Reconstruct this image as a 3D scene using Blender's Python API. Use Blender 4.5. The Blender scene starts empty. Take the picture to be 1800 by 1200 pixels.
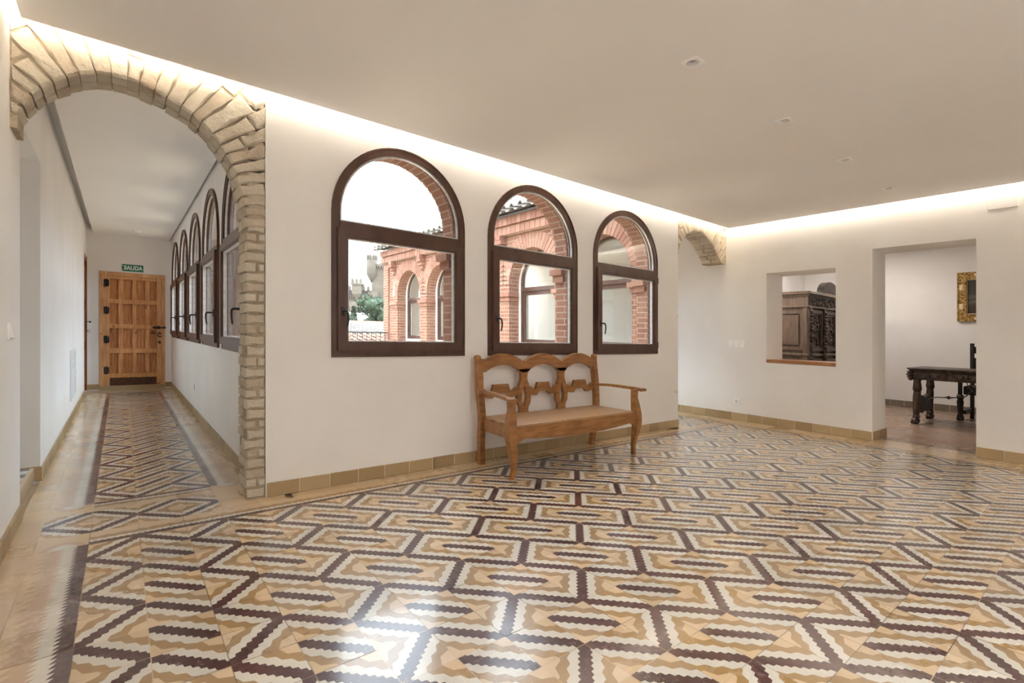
import bpy, bmesh, math, random
from mathutils import Vector
PI = math.pi
SC = bpy.context.scene
COL = SC.collection

# ------------------------------------------------------------------ camera
def W(x, y):
    """The old house is out of level: floors, sills and ceilings run down
    about two centimetres per metre towards its far right corner."""
    return -0.01848 * x + 0.01468 * y

cam_d = bpy.data.cameras.new('camera')
cam = bpy.data.objects.new('camera', cam_d)
COL.objects.link(cam)
cam.location = (-0.741, -3.488, 1.0525)
cam.rotation_euler = (PI / 2, 0, math.radians(-38.45))
cam_d.sensor_width = 36.0
cam_d.lens = 17.34
cam_d.shift_y = -0.0071
cam_d.clip_start = 0.02
cam_d.clip_end = 800
SC.camera = cam

# ------------------------------------------------------------------ world and exposure
SC.view_settings.view_transform = 'Standard'
SC.view_settings.look = 'None'
SC.view_settings.gamma = 1.0
SC.view_settings.exposure = 1.0
SKY_STRENGTH = 3.6            # low sky; the overcast is brighter overhead
world = bpy.data.worlds.new('overcast_sky')
SC.world = world
world.use_nodes = True
wn = world.node_tree.nodes; wl = world.node_tree.links
wbg = wn['Background']
wtc = wn.new('ShaderNodeTexCoord')
wno = wn.new('ShaderNodeTexNoise'); wno.inputs['Scale'].default_value = 3.2; wno.inputs['Detail'].default_value = 5
wrp = wn.new('ShaderNodeValToRGB')
wrp.color_ramp.elements[0].position = 0.32; wrp.color_ramp.elements[0].color = (0.71, 0.80, 0.92, 1)
wrp.color_ramp.elements[1].position = 0.66; wrp.color_ramp.elements[1].color = (0.86, 0.93, 1.0, 1)
wl.new(wtc.outputs['Generated'], wno.inputs['Vector'])
wl.new(wno.outputs['Fac'], wrp.inputs['Fac'])
wl.new(wrp.outputs['Color'], wbg.inputs['Color'])
wsp = wn.new('ShaderNodeSeparateXYZ'); wl.new(wtc.outputs['Generated'], wsp.inputs[0])
wmr = wn.new('ShaderNodeMapRange'); wmr.interpolation_type = 'SMOOTHSTEP'
wmr.inputs['From Min'].default_value = 0.30; wmr.inputs['From Max'].default_value = 0.85
wmr.inputs['To Min'].default_value = SKY_STRENGTH; wmr.inputs['To Max'].default_value = SKY_STRENGTH * 2.1
wl.new(wsp.outputs['Z'], wmr.inputs['Value']); wl.new(wmr.outputs[0], wbg.inputs['Strength'])
LED_STRENGTH = 58.0
PARLOUR_FILL_W = 13.0  # power of the added parlour lamps
GALLERY_FILL_W = 16.0  # power of the added lamp in the side gallery
HALL_FILL_W = 31.0  # power of the added lamp behind the camera
LED_COLOR = (1.0, 0.90, 0.76, 1)
SC.cycles.max_bounces = 16; SC.cycles.diffuse_bounces = 10; SC.cycles.transparent_max_bounces = 24

# ------------------------------------------------------------------ materials
def nodes(name):
    m = bpy.data.materials.new(name); m.use_nodes = True
    return m, m.node_tree.nodes, m.node_tree.links, m.node_tree.nodes['Principled BSDF']

def mth(nt, op, a, b=None, c=None):
    n = nt.nodes.new('ShaderNodeMath'); n.operation = op
    for i, v in enumerate((a, b, c)):
        if v is None: continue
        if isinstance(v, (int, float)): n.inputs[i].default_value = v
        else: nt.links.new(v, n.inputs[i])
    return n.outputs[0]

def mixc(nt, fac, a, b):
    n = nt.nodes.new('ShaderNodeMix'); n.data_type = 'RGBA'
    for s, v in ((n.inputs[0], fac), (n.inputs[6], a), (n.inputs[7], b)):
        if isinstance(v, (int, float)): s.default_value = v
        elif isinstance(v, tuple): s.default_value = v if len(v) == 4 else v + (1,)
        else: nt.links.new(v, s)
    return n.outputs[2]

def noise(nt, scale, detail=4, coord='Object', rough=0.55, stretch=None):
    tc = nt.nodes.new('ShaderNodeTexCoord')
    n = nt.nodes.new('ShaderNodeTexNoise')
    n.inputs['Scale'].default_value = scale; n.inputs['Detail'].default_value = detail
    n.inputs['Roughness'].default_value = rough
    src = tc.outputs[coord]
    if stretch:
        mp = nt.nodes.new('ShaderNodeMapping'); mp.inputs['Scale'].default_value = stretch
        nt.links.new(src, mp.inputs['Vector']); src = mp.outputs[0]
    nt.links.new(src, n.inputs['Vector'])
    return n.outputs['Fac']

def bump(nt, bsdf, h, strength=0.3, dist=0.01):
    b = nt.nodes.new('ShaderNodeBump'); b.inputs['Strength'].default_value = strength
    b.inputs['Distance'].default_value = dist
    nt.links.new(h, b.inputs['Height']); nt.links.new(b.outputs[0], bsdf.inputs['Normal'])

def ramp(nt, fac, stops):
    r = nt.nodes.new('ShaderNodeValToRGB'); e = r.color_ramp.elements
    while len(e) < len(stops): e.new(0.5)
    for k, (p, c) in enumerate(stops):
        e[k].position = p; e[k].color = c if len(c) == 4 else c + (1,)
    nt.links.new(fac, r.inputs['Fac'])
    return r.outputs['Color']

def mat_noise(name, c0, c1, scale=8, rough=0.6, bscale=None, bstr=0.2, bdist=0.004, spec=0.5, metal=0.0, stretch=None, lo=0.35, hi=0.65, detail=4):
    m, n, l, b = nodes(name); nt = m.node_tree
    f = noise(nt, scale, detail, stretch=stretch)
    l.new(ramp(nt, f, [(lo, c0), (hi, c1)]), b.inputs['Base Color'])
    b.inputs['Roughness'].default_value = rough; b.inputs['Metallic'].default_value = metal
    b.inputs['Specular IOR Level'].default_value = spec
    if bscale: bump(nt, b, noise(nt, bscale, 5, stretch=stretch), bstr, bdist)
    return m

PLASTER = mat_noise('rough_white_plaster', (0.85, 0.835, 0.815), (0.89, 0.88, 0.865), 1.6, 0.9, 60, 0.30, 0.002, spec=0.2)
CEIL = mat_noise('smooth_ceiling_paint', (0.88, 0.87, 0.86), (0.90, 0.89, 0.88), 1.2, 0.95, 90, 0.05, 0.001, spec=0.1)
CORE = mat_noise('grey_ceiling_edge', (0.62, 0.60, 0.58), (0.66, 0.64, 0.62), 6, 0.9)
PLASTIC = mat_noise('white_plastic', (0.93, 0.93, 0.935), (0.95, 0.95, 0.955), 3, 0.3)
GRILLE = mat_noise('pale_grey_enamel', (0.76, 0.77, 0.785), (0.79, 0.80, 0.815), 5, 0.5)
FRAME = mat_noise('brown_window_lacquer', (0.062, 0.028, 0.019), (0.098, 0.048, 0.032), 14, 0.33, 80, 0.08, 0.001, stretch=(1, 1, 0.3))
BEAD = mat_noise('grey_glazing_bead', (0.50, 0.50, 0.50), (0.66, 0.66, 0.66), 30, 0.3, metal=0.3)
BLACKIRON = mat_noise('black_wrought_iron', (0.012, 0.011, 0.011), (0.03, 0.027, 0.025), 40, 0.45, 90, 0.2, 0.001)
GREYIRON = mat_noise('dull_iron_rod', (0.10, 0.09, 0.08), (0.20, 0.18, 0.16), 40, 0.4, metal=0.8)
BENCH = mat_noise('honey_brown_wood', (0.215, 0.090, 0.027), (0.36, 0.170, 0.055), 5, 0.32, 30, 0.10, 0.001, stretch=(1.2, 6, 6))
OAK = mat_noise('dark_carved_oak', (0.022, 0.013, 0.010), (0.085, 0.052, 0.036), 16, 0.42, 45, 0.6, 0.008)
OAKP = mat_noise('weathered_oak_panel', (0.085, 0.055, 0.038), (0.165, 0.115, 0.085), 6, 0.45, 40, 0.25, 0.002, stretch=(6, 6, 0.7))
OAKD = mat_noise('near_black_oak', (0.012, 0.007, 0.006), (0.034, 0.020, 0.015), 12, 0.5, 60, 0.3, 0.003)
SILLW = mat_noise('varnished_sill_wood', (0.28, 0.12, 0.045), (0.38, 0.18, 0.075), 8, 0.4, stretch=(6, 1, 6))
GILT = mat_noise('old_gilt', (0.05, 0.024, 0.006), (0.58, 0.36, 0.11), 42, 0.32, 55, 0.9, 0.01, metal=0.65)
IVORY = mat_noise('ivory_inlay', (0.72, 0.56, 0.36), (0.84, 0.68, 0.46), 10, 0.3)
ARCHBRICK = mat_noise('limewashed_brick', (0.54, 0.435, 0.30), (0.74, 0.645, 0.49), 7, 0.9, 34, 0.9, 0.010, spec=0.15, detail=7)
ARCHMORTAR = mat_noise('lime_mortar', (0.36, 0.30, 0.215), (0.50, 0.43, 0.325), 16, 0.95, 50, 0.8, 0.006, spec=0.1)
CASTLE = mat_noise('castle_stone', (0.095, 0.075, 0.056), (0.145, 0.12, 0.092), 0.35, 0.95, 1.4, 0.7, 0.3, detail=8)
LEAF = mat_noise('tree_leaves', (0.011, 0.026, 0.010), (0.042, 0.072, 0.030), 1.4, 0.7)
BARK = mat_noise('bark', (0.06, 0.045, 0.03), (0.12, 0.09, 0.06), 6, 0.9)
GROUNDM = mat_noise('dry_ground', (0.18, 0.165, 0.135), (0.26, 0.235, 0.19), 0.4, 0.95)
RENDER = mat_noise('pale_house_render', (0.30, 0.27, 0.235), (0.37, 0.34, 0.305), 1.0, 0.9)
GREYTILE = mat_noise('lichen_grey_roof_tile', (0.14, 0.125, 0.108), (0.28, 0.255, 0.225), 9, 0.9, 30, 0.4, 0.01)
REDTILE = mat_noise('terracotta_roof_tile', (0.21, 0.10, 0.06), (0.32, 0.19, 0.13), 5, 0.9, 30, 0.3, 0.01)
CABLE = mat_noise('dark_cable', (0.06, 0.06, 0.06), (0.09, 0.09, 0.09), 5, 0.6)
DARKSKIRT = mat_noise('grey_brown_skirting_tile', (0.20, 0.165, 0.12), (0.27, 0.225, 0.17), 5, 0.5)

def pine(name, c0, c1, c2):
    m, n, l, b = nodes(name); nt = m.node_tree
    f = noise(nt, 7, 6, stretch=(6, 6, 0.6))
    g = noise(nt, 2.3, 2)
    knots = noise(nt, 9, 1)
    base = ramp(nt, f, [(0.3, c0), (0.55, c1), (0.75, c2)])
    dark = mixc(nt, ramp(nt, g, [(0.45, (0, 0, 0)), (0.8, (0.55, 0.55, 0.55))]), base, (0.34, 0.10, 0.02))
    kn = mixc(nt, ramp(nt, knots, [(0.70, (0, 0, 0)), (0.76, (0.8, 0.8, 0.8))]), dark, (0.12, 0.035, 0.012))
    l.new(kn, b.inputs['Base Color']); b.inputs['Roughness'].default_value = 0.42
    bump(nt, b, f, 0.12, 0.002)
    return m
PINE = pine('knotty_pine_rail', (0.50, 0.215, 0.07), (0.68, 0.35, 0.135), (0.76, 0.46, 0.21))
PINEP = pine('knotty_pine_panel', (0.36, 0.125, 0.035), (0.54, 0.225, 0.072), (0.66, 0.33, 0.125))
PINEF = pine('knotty_pine_frame', (0.56, 0.28, 0.11), (0.70, 0.40, 0.175), (0.78, 0.50, 0.25))
PINEDARK = mat_noise('weather_stained_pine', (0.022, 0.010, 0.006), (0.16, 0.065, 0.025), 9, 0.7, stretch=(2, 2, 8))
PINED = pine('brown_side_door_wood', (0.20, 0.065, 0.022), (0.30, 0.11, 0.04), (0.38, 0.16, 0.06))

def rush():
    m, n, l, b = nodes('woven_rush'); nt = m.node_tree
    tc = n.new('ShaderNodeTexCoord')
    w = n.new('ShaderNodeTexWave'); w.wave_type = 'BANDS'; w.bands_direction = 'Y'
    w.inputs['Scale'].default_value = 42; w.inputs['Distortion'].default_value = 2.5; w.inputs['Detail'].default_value = 3
    w2 = n.new('ShaderNodeTexWave'); w2.wave_type = 'BANDS'; w2.bands_direction = 'X'
    w2.inputs['Scale'].default_value = 26; w2.inputs['Distortion'].default_value = 3
    l.new(tc.outputs['Object'], w.inputs['Vector']); l.new(tc.outputs['Object'], w2.inputs['Vector'])
    h = mth(nt, 'MULTIPLY', w.outputs['Fac'], w2.outputs['Fac'])
    l.new(ramp(nt, h, [(0.0, (0.24, 0.11, 0.05)), (0.35, (0.45, 0.28, 0.14)), (0.9, (0.64, 0.47, 0.28))]), b.inputs['Base Color'])
    b.inputs['Roughness'].default_value = 0.38
    bump(nt, b, h, 0.5, 0.004)
    return m
RUSH = rush()

def painting():
    m, n, l, b = nodes('dark_landscape_canvas'); nt = m.node_tree
    tc = n.new('ShaderNodeTexCoord'); sp = n.new('ShaderNodeSeparateXYZ')
    l.new(tc.outputs['Generated'], sp.inputs[0])
    z = mth(nt, 'ADD', sp.outputs['Z'], mth(nt, 'MULTIPLY', mth(nt, 'SUBTRACT', noise(nt, 7, 5), 0.5), 0.18))
    l.new(ramp(nt, z, [(0.0, (0.03, 0.018, 0.010)), (0.25, (0.05, 0.038, 0.022)), (0.36, (0.13, 0.125, 0.09)), (0.41, (0.05, 0.042, 0.026)),
                       (0.50, (0.12, 0.115, 0.085)), (0.58, (0.05, 0.045, 0.034)), (1.0, (0.042, 0.036, 0.020))]), b.inputs['Base Color'])
    b.inputs['Roughness'].default_value = 0.35
    return m
PAINTING = painting()

def glass():
    m, n, l, b = nodes('window_glass'); nt = m.node_tree
    n.remove(b)
    t = n.new('ShaderNodeBsdfTransparent'); t.inputs['Color'].default_value = (0.965, 0.985, 0.975, 1)
    g = n.new('ShaderNodeBsdfGlossy'); g.inputs['Roughness'].default_value = 0.0
    lw = n.new('ShaderNodeNewGeometry'); dp = n.new('ShaderNodeVectorMath'); dp.operation = 'DOT_PRODUCT'
    l.new(lw.outputs['Normal'], dp.inputs[0]); l.new(lw.outputs['Incoming'], dp.inputs[1])
    cosv = mth(nt, 'ABSOLUTE', dp.outputs['Value'])
    fr = mth(nt, 'ADD', 0.055, mth(nt, 'MULTIPLY', 0.90, mth(nt, 'POWER', mth(nt, 'SUBTRACT', 1.0, cosv), 4.0)))
    mx = n.new('ShaderNodeMixShader')
    l.new(fr, mx.inputs[0])
    l.new(t.outputs[0], mx.inputs[1]); l.new(g.outputs[0], mx.inputs[2])
    l.new(mx.outputs[0], n['Material Output'].inputs['Surface'])
    return m
GLASS = glass()

def emitter(name, col, s):
    m, n, l, b = nodes(name)
    n.remove(b); e = n.new('ShaderNodeEmission')
    e.inputs['Color'].default_value = col; e.inputs['Strength'].default_value = s
    l.new(e.outputs[0], n['Material Output'].inputs['Surface'])
    return m
LED = emitter('warm_led_strip', LED_COLOR, LED_STRENGTH)

def sign_mat(name, c, e):
    m, n, l, b = nodes(name); b.inputs['Base Color'].default_value = c + (1,); b.inputs['Roughness'].default_value = 0.5
    return m
SIGNGREEN = sign_mat('sign_green', (0.012, 0.20, 0.115), 0)
SIGNWHITE = sign_mat('sign_white', (0.80, 0.84, 0.81), 0)

def brick_mat(name, c1, c2, mortar, bw=0.24, rh=0.062, ms=0.007):
    m, n, l, b = nodes(name); nt = m.node_tree
    uv = n.new('ShaderNodeUVMap')
    br = n.new('ShaderNodeTexBrick')
    br.inputs['Color1'].default_value = c1 + (1,); br.inputs['Color2'].default_value = c2 + (1,)
    br.inputs['Mortar'].default_value = mortar + (1,)
    br.inputs['Scale'].default_value = 1.0; br.inputs['Mortar Size'].default_value = ms
    br.inputs['Mortar Smooth'].default_value = 0.15; br.inputs['Brick Width'].default_value = bw; br.inputs['Row Height'].default_value = rh
    l.new(uv.outputs[0], br.inputs['Vector'])
    f = noise(nt, 9, 5)
    col = mixc(nt, ramp(nt, f, [(0.35, (0, 0, 0)), (0.75, (0.45, 0.45, 0.45))]), br.outputs['Color'], (0.36, 0.235, 0.17))
    l.new(col, b.inputs['Base Color']); b.inputs['Roughness'].default_value = 0.9; b.inputs['Specular IOR Level'].default_value = 0.2
    inv = mth(nt, 'SUBTRACT', 1.0, br.outputs['Fac'])
    h = mth(nt, 'ADD', mth(nt, 'MULTIPLY', inv, 0.7), mth(nt, 'MULTIPLY', noise(nt, 60, 4), 0.3))
    bump(nt, b, h, 0.6, 0.008)
    return m
REDBRICK = brick_mat('courtyard_red_brick', (0.205, 0.075, 0.047), (0.28, 0.128, 0.082), (0.38, 0.295, 0.23))

def vouss_mat():
    m, n, l, b = nodes('red_voussoir_brick'); nt = m.node_tree
    g = n.new('ShaderNodeNewGeometry')
    c = ramp(nt, g.outputs['Random Per Island'], [(0.0, (0.24, 0.085, 0.052)), (0.5, (0.31, 0.135, 0.086)), (1.0, (0.35, 0.18, 0.12))])
    l.new(mixc(nt, mth(nt, 'MULTIPLY', noise(nt, 12, 5), 0.5), c, (0.36, 0.235, 0.17)), b.inputs['Base Color'])
    b.inputs['Roughness'].default_value = 0.9
    bump(nt, b, noise(nt, 50, 4), 0.4, 0.005)
    return m
VOUSS = vouss_mat()
MORTAR = mat_noise('pale_mortar', (0.38, 0.30, 0.235), (0.46, 0.375, 0.30), 12, 0.95)

def limebrick():
    m, n, l, b = nodes('limewashed_old_brick'); nt = m.node_tree
    g = n.new('ShaderNodeNewGeometry')
    c = ramp(nt, g.outputs['Random Per Island'], [(0.0, (0.56, 0.47, 0.36)), (0.5, (0.66, 0.585, 0.47)), (1.0, (0.74, 0.68, 0.57))])
    f = noise(nt, 9, 7, rough=0.65)
    c = mixc(nt, ramp(nt, f, [(0.45, (0, 0, 0)), (0.75, (0.75, 0.75, 0.75))]), c, (0.76, 0.70, 0.58))
    s = noise(nt, 4.2, 4)
    c = mixc(nt, ramp(nt, s, [(0.63, (0, 0, 0)), (0.70, (0.65, 0.65, 0.65))]), c, (0.47, 0.26, 0.12))
    l.new(c, b.inputs['Base Color']); b.inputs['Roughness'].default_value = 0.92; b.inputs['Specular IOR Level'].default_value = 0.15
    bump(nt, b, mth(nt, 'ADD', noise(nt, 26, 8, rough=0.7), mth(nt, 'MULTIPLY', noise(nt, 9, 3), 0.8)), 1.0, 0.022)
    return m
LIMEBRICK = limebrick()

# -- cement tiles --
DARK = (0.058, 0.014, 0.014); WHITE = (0.64, 0.615, 0.545); OCHRE = (0.345, 0.225, 0.105); BEIGE = (0.62, 0.475, 0.305)
GREYDARK = (0.105, 0.075, 0.080); BROWNG = (0.50, 0.37, 0.25)
def tile_mat(name, kind):
    m, n, l, b = nodes(name); nt = m.node_tree
    uv = n.new('ShaderNodeUVMap'); sp = n.new('ShaderNodeSeparateXYZ'); l.new(uv.outputs[0], sp.inputs[0])
    u, v = sp.outputs['X'], sp.outputs['Y']
    g = n.new('ShaderNodeNewGeometry'); rnd = g.outputs['Random Per Island']
    def tri(x): return mth(nt, 'SUBTRACT', mth(nt, 'PINGPONG', x, 0.5), 0.25)          # -0.25..0.25, period 1
    def over(t, th, wave, amp): return mth(nt, 'GREATER_THAN', mth(nt, 'ADD', t, mth(nt, 'MULTIPLY', wave, amp)), th)
    if kind == 'band':
        s = mth(nt, 'SUBTRACT', mth(nt, 'ADD', u, v), 1.0)
        q = mth(nt, 'SUBTRACT', u, v)
        t = mth(nt, 'ABSOLUTE', s)
        side = mth(nt, 'MULTIPLY', mth(nt, 'GREATER_THAN', s, 0.0), 0.5)
        c = mixc(nt, over(t, 0.155, tri(mth(nt, 'ADD', mth(nt, 'MULTIPLY', q, 5.0), side)), 0.13), DARK, WHITE)
        c = mixc(nt, over(t, 0.40, tri(mth(nt, 'ADD', mth(nt, 'MULTIPLY', q, 2.5), side)), 0.16), c, OCHRE)
        c = mixc(nt, over(t, 0.645, tri(mth(nt, 'ADD', mth(nt, 'MULTIPLY', q, 1.75), side)), 0.24), c, BEIGE)
    elif kind == 'line':
        c = mixc(nt, over(v, 0.21, tri(mth(nt, 'MULTIPLY', u, 8.0)), 0.11), DARK, WHITE)
        c = mixc(nt, over(v, 0.36, tri(mth(nt, 'MULTIPLY', u, 5.0)), 0.12), c, OCHRE)
        c = mixc(nt, over(v, 0.58, tri(mth(nt, 'MULTIPLY', u, 3.0)), 0.16), c, BEIGE)
    elif kind == 'side':
        dk = mixc(nt, ramp(nt, rnd, [(0.0, (0, 0, 0)), (1.0, (1, 1, 1))]), DARK, GREYDARK)
        saw = lambda k: mth(nt, 'SUBTRACT', mth(nt, 'FRACT', mth(nt, 'MULTIPLY', u, k)), 0.5)
        c = mixc(nt, over(v, 0.235, saw(7.0), 0.10), dk, WHITE)
        c = mixc(nt, over(v, 0.475, saw(7.0), 0.12), c, BROWNG)
        c = mixc(nt, over(v, 0.80, saw(4.0), 0.22), c, BEIGE)
    elif kind == 'hook':
        r = mth(nt, 'SQRT', mth(nt, 'ADD', mth(nt, 'POWER', mth(nt, 'DIVIDE', mth(nt, 'SUBTRACT', v, 0.47), 1.0), 2.0), mth(nt, 'POWER', mth(nt, 'MULTIPLY', u, 0.8), 2.0)))
        c = mixc(nt, mth(nt, 'GREATER_THAN', r, 0.27), WHITE, BROWNG)
        c = mixc(nt, mth(nt, 'GREATER_THAN', r, 0.43), c, BEIGE)
        c = mixc(nt, mth(nt, 'MULTIPLY', mth(nt, 'LESS_THAN', u, 0.07), mth(nt, 'LESS_THAN', v, 0.22)), c, DARK)
    elif kind == 'plain':
        c = mixc(nt, 0.0, BEIGE, BEIGE)
    elif kind == 'parlour':
        k = noise(nt, 17, 2, stretch=(1, 2.4, 1))
        c = ramp(nt, k, [(0.40, (0.30, 0.22, 0.165)), (0.46, (0.42, 0.32, 0.24)), (0.52, (0.27, 0.125, 0.085)), (0.56, (0.40, 0.29, 0.21)), (0.62, (0.24, 0.20, 0.17))])
    elif kind == 'chequer':
        ck = n.new('ShaderNodeTexChecker'); ck.inputs['Scale'].default_value = 2.0
        ck.inputs['Color1'].default_value = (0.10, 0.10, 0.11, 1); ck.inputs['Color2'].default_value = (0.6, 0.6, 0.6, 1)
        l.new(uv.outputs[0], ck.inputs['Vector']); c = ck.outputs['Color']
    # tone of each single tile, wear, joints
    hsv = n.new('ShaderNodeHueSaturation')
    l.new(mth(nt, 'ADD', 0.88, mth(nt, 'MULTIPLY', rnd, 0.20)), hsv.inputs['Value'])
    l.new(mth(nt, 'ADD', 0.90, mth(nt, 'MULTIPLY', mth(nt, 'FRACT', mth(nt, 'MULTIPLY', rnd, 7.3)), 0.22)), hsv.inputs['Saturation'])
    l.new(c, hsv.inputs['Color'])
    wear = noise(nt, 22, 6, rough=0.7)
    c = mixc(nt, ramp(nt, wear, [(0.5, (0, 0, 0)), (0.85, (0.28, 0.28, 0.28))]), hsv.outputs[0], (0.50, 0.43, 0.35))
    e = mth(nt, 'MINIMUM', mth(nt, 'MINIMUM', u, mth(nt, 'SUBTRACT', 1.0, u)), mth(nt, 'MINIMUM', v, mth(nt, 'SUBTRACT', 1.0, v)))
    jn = noise(nt, 1.7, 2)
    jc = ramp(nt, jn, [(0.42, (0.10, 0.07, 0.05)), (0.55, (0.60, 0.46, 0.32))])
    c = mixc(nt, mth(nt, 'MULTIPLY', mth(nt, 'LESS_THAN', e, 0.0075), 0.75), c, jc)
    l.new(c, b.inputs['Base Color'])
    rr = mth(nt, 'ADD', 0.17, mth(nt, 'ADD', mth(nt, 'MULTIPLY', mth(nt, 'FRACT', mth(nt, 'MULTIPLY', rnd, 13.7)), 0.12), mth(nt, 'MULTIPLY', wear, 0.14)))
    l.new(rr, b.inputs['Roughness'])
    b.inputs['Specular IOR Level'].default_value = 0.2 if kind == 'parlour' else 0.35
    b.inputs['Coat Weight'].default_value = 0.0 if kind == 'parlour' else 0.65; b.inputs['Coat Roughness'].default_value = 0.14; b.inputs['Coat IOR'].default_value = 1.55
    bump(nt, b, mth(nt, 'ADD', mth(nt, 'MULTIPLY', noise(nt, 5, 3), 0.6), mth(nt, 'MULTIPLY', noise(nt, 160, 3), 0.06)), 0.10, 0.006)
    return m
T_BAND, T_LINE, T_SIDE, T_HOOK, T_PLAIN, T_PARL, T_CHEQ = [tile_mat('cement_tile_' + k, k) for k in ('band', 'line', 'side', 'hook', 'plain', 'parlour', 'chequer')]
def skirt_mat():
    m, n, l, b = nodes('glazed_skirting_tile'); nt = m.node_tree
    g = n.new('ShaderNodeNewGeometry')
    l.new(ramp(nt, g.outputs['Random Per Island'], [(0.0, (0.34, 0.245, 0.125)), (0.5, (0.41, 0.305, 0.165)), (1.0, (0.48, 0.37, 0.215))]), b.inputs['Base Color'])
    b.inputs['Roughness'].default_value = 0.4
    bump(nt, b, noise(nt, 20, 3), 0.1, 0.003)
    return m
SKIRT = skirt_mat()
SKIRTJOINT = mat_noise('pale_skirting_joint', (0.62, 0.54, 0.42), (0.70, 0.62, 0.50), 12, 0.9)

# ------------------------------------------------------------------ mesh builder
class MB:
    def __init__(s): s.v = []; s.f = []; s.m = []; s.uv = []; s.sm = []
    def face(s, pts, m=0, uv=None, smooth=False):
        i = len(s.v); s.v += [tuple(p) for p in pts]
        s.f.append(list(range(i, i + len(pts)))); s.m.append(m); s.uv.append(uv); s.sm.append(smooth)
    def mesh(s, verts, faces, m=0, smooth=False):
        i = len(s.v); s.v += [tuple(p) for p in verts]
        for f in faces: s.f.append([i + k for k in f]); s.m.append(m); s.uv.append(None); s.sm.append(smooth)
    def box(s, x0, x1, y0, y1, z0, z1, m=0, mp=None, c=0.0):
        if c <= 0:
            V = [(x, y, z) for z in (z0, z1) for (x, y) in ((x0, y0), (x1, y0), (x1, y1), (x0, y1))]
            F = [(0, 3, 2, 1), (4, 5, 6, 7), (0, 1, 5, 4), (1, 2, 6, 5), (2, 3, 7, 6), (3, 0, 4, 7)]
        else:       # chamfered
            V, idx = [], {}
            X, Y, Z = (x0, x1), (y0, y1), (z0, z1)
            for ix in (0, 1):
                for iy in (0, 1):
                    for iz in (0, 1):
                        sx, sy, sz = (c, -c)[ix], (c, -c)[iy], (c, -c)[iz]
                        for ax in range(3):
                            p = [X[ix], Y[iy], Z[iz]]
                            if ax != 0: p[0] += sx
                            if ax != 1: p[1] += sy
                            if ax != 2: p[2] += sz
                            idx[(ix, iy, iz, ax)] = len(V); V.append(tuple(p))
            F = []
            for ax in range(3):
                for side in (0, 1):
                    o = [k for k in range(3) if k != ax]
                    q = []
                    for a, b in ((0, 0), (1, 0), (1, 1), (0, 1)):
                        k = [0, 0, 0]; k[ax] = side; k[o[0]] = a; k[o[1]] = b
                        q.append(idx[(k[0], k[1], k[2], ax)])
                    F.append(q)
            for ax in range(3):       # edges along ax
                o = [k for k in range(3) if k != ax]
                for a in (0, 1):
                    for b in (0, 1):
                        def K(e, w):
                            k = [0, 0, 0]; k[ax] = e; k[o[0]] = a; k[o[1]] = b
                            return idx[(k[0], k[1], k[2], w)]
                        F.append([K(0, o[0]), K(1, o[0]), K(1, o[1]), K(0, o[1])])
            for ix in (0, 1):
                for iy in (0, 1):
                    for iz in (0, 1): F.append([idx[(ix, iy, iz, k)] for k in range(3)])
        if mp: V = [mp(*p) for p in V]
        s.mesh(V, F, m)
    def strip(s, A, B, e0, e1, mp, m=0, smooth=False):
        """a slab between two 2-D curves A and B, from e0 to e1 along the third axis; mp(p, q, e) -> xyz"""
        n = len(A); V = []
        for e in (e0, e1):
            V += [mp(a[0], a[1], e) for a in A] + [mp(b[0], b[1], e) for b in B]
        F = []
        for k in range(n - 1):
            F.append((k, k + 1, n + k + 1, n + k)); F.append((2 * n + k, 3 * n + k, 3 * n + k + 1, 2 * n + k + 1))
            F.append((k, 2 * n + k, 2 * n + k + 1, k + 1)); F.append((n + k, n + k + 1, 3 * n + k + 1, 3 * n + k))
        F.append((0, n, 3 * n, 2 * n)); F.append((n - 1, 3 * n - 1, 4 * n - 1, 2 * n - 1))
        s.mesh(V, F, m, smooth)
    def ring(s, O, I, d0, d1, mp, m=0):
        n = len(O); V = []
        for d in (d0, d1): V += [mp(p[0], p[1], d) for p in O] + [mp(p[0], p[1], d) for p in I]
        F = []
        for k in range(n):
            j = (k + 1) % n
            F += [(k, j, n + j, n + k), (2 * n + k, 3 * n + k, 3 * n + j, 2 * n + j), (k, 2 * n + k, 2 * n + j, j), (n + k, n + j, 3 * n + j, 3 * n + k)]
        s.mesh(V, F, m)
    def poly(s, P, d0, d1, mp, m=0):
        n = len(P); V = [mp(p[0], p[1], d) for d in (d0, d1) for p in P]
        F = [tuple(range(n)), tuple(range(2 * n - 1, n - 1, -1))] + [(k, n + k, n + (k + 1) % n, (k + 1) % n) for k in range(n)]
        s.mesh(V, F, m)
    def tube(s, path, r, n=10, m=0, sq=False, cap=True):
        """round (or square) bar along a path; r is a number or one per point"""
        P = [Vector(p) for p in path]; L = len(P)
        R = [r] * L if isinstance(r, (int, float)) else list(r)
        V = []; up = None
        for k in range(L):
            t = (P[min(k + 1, L - 1)] - P[max(k - 1, 0)]).normalized()
            if up is None:
                up = Vector((0, 1, 0)) if abs(t.y) < 0.9 else Vector((1, 0, 0))
            a = (up - t * up.dot(t)).normalized(); bb = t.cross(a); up = a
            if sq:
                rr = R[k] if isinstance(R[k], tuple) else (R[k], R[k])
                for (i, j) in ((1, 1), (-1, 1), (-1, -1), (1, -1)): V.append(P[k] + a * rr[0] * i + bb * rr[1] * j)
            else:
                for q in range(n): V.append(P[k] + (a * math.cos(2 * PI * q / n) + bb * math.sin(2 * PI * q / n)) * R[k])
        w = 4 if sq else n
        F = [(k * w + q, k * w + (q + 1) % w, (k + 1) * w + (q + 1) % w, (k + 1) * w + q) for k in range(L - 1) for q in range(w)]
        if cap: F += [tuple(range(w - 1, -1, -1)), tuple((L - 1) * w + q for q in range(w))]
        s.mesh(V, F, m, not sq)
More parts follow.
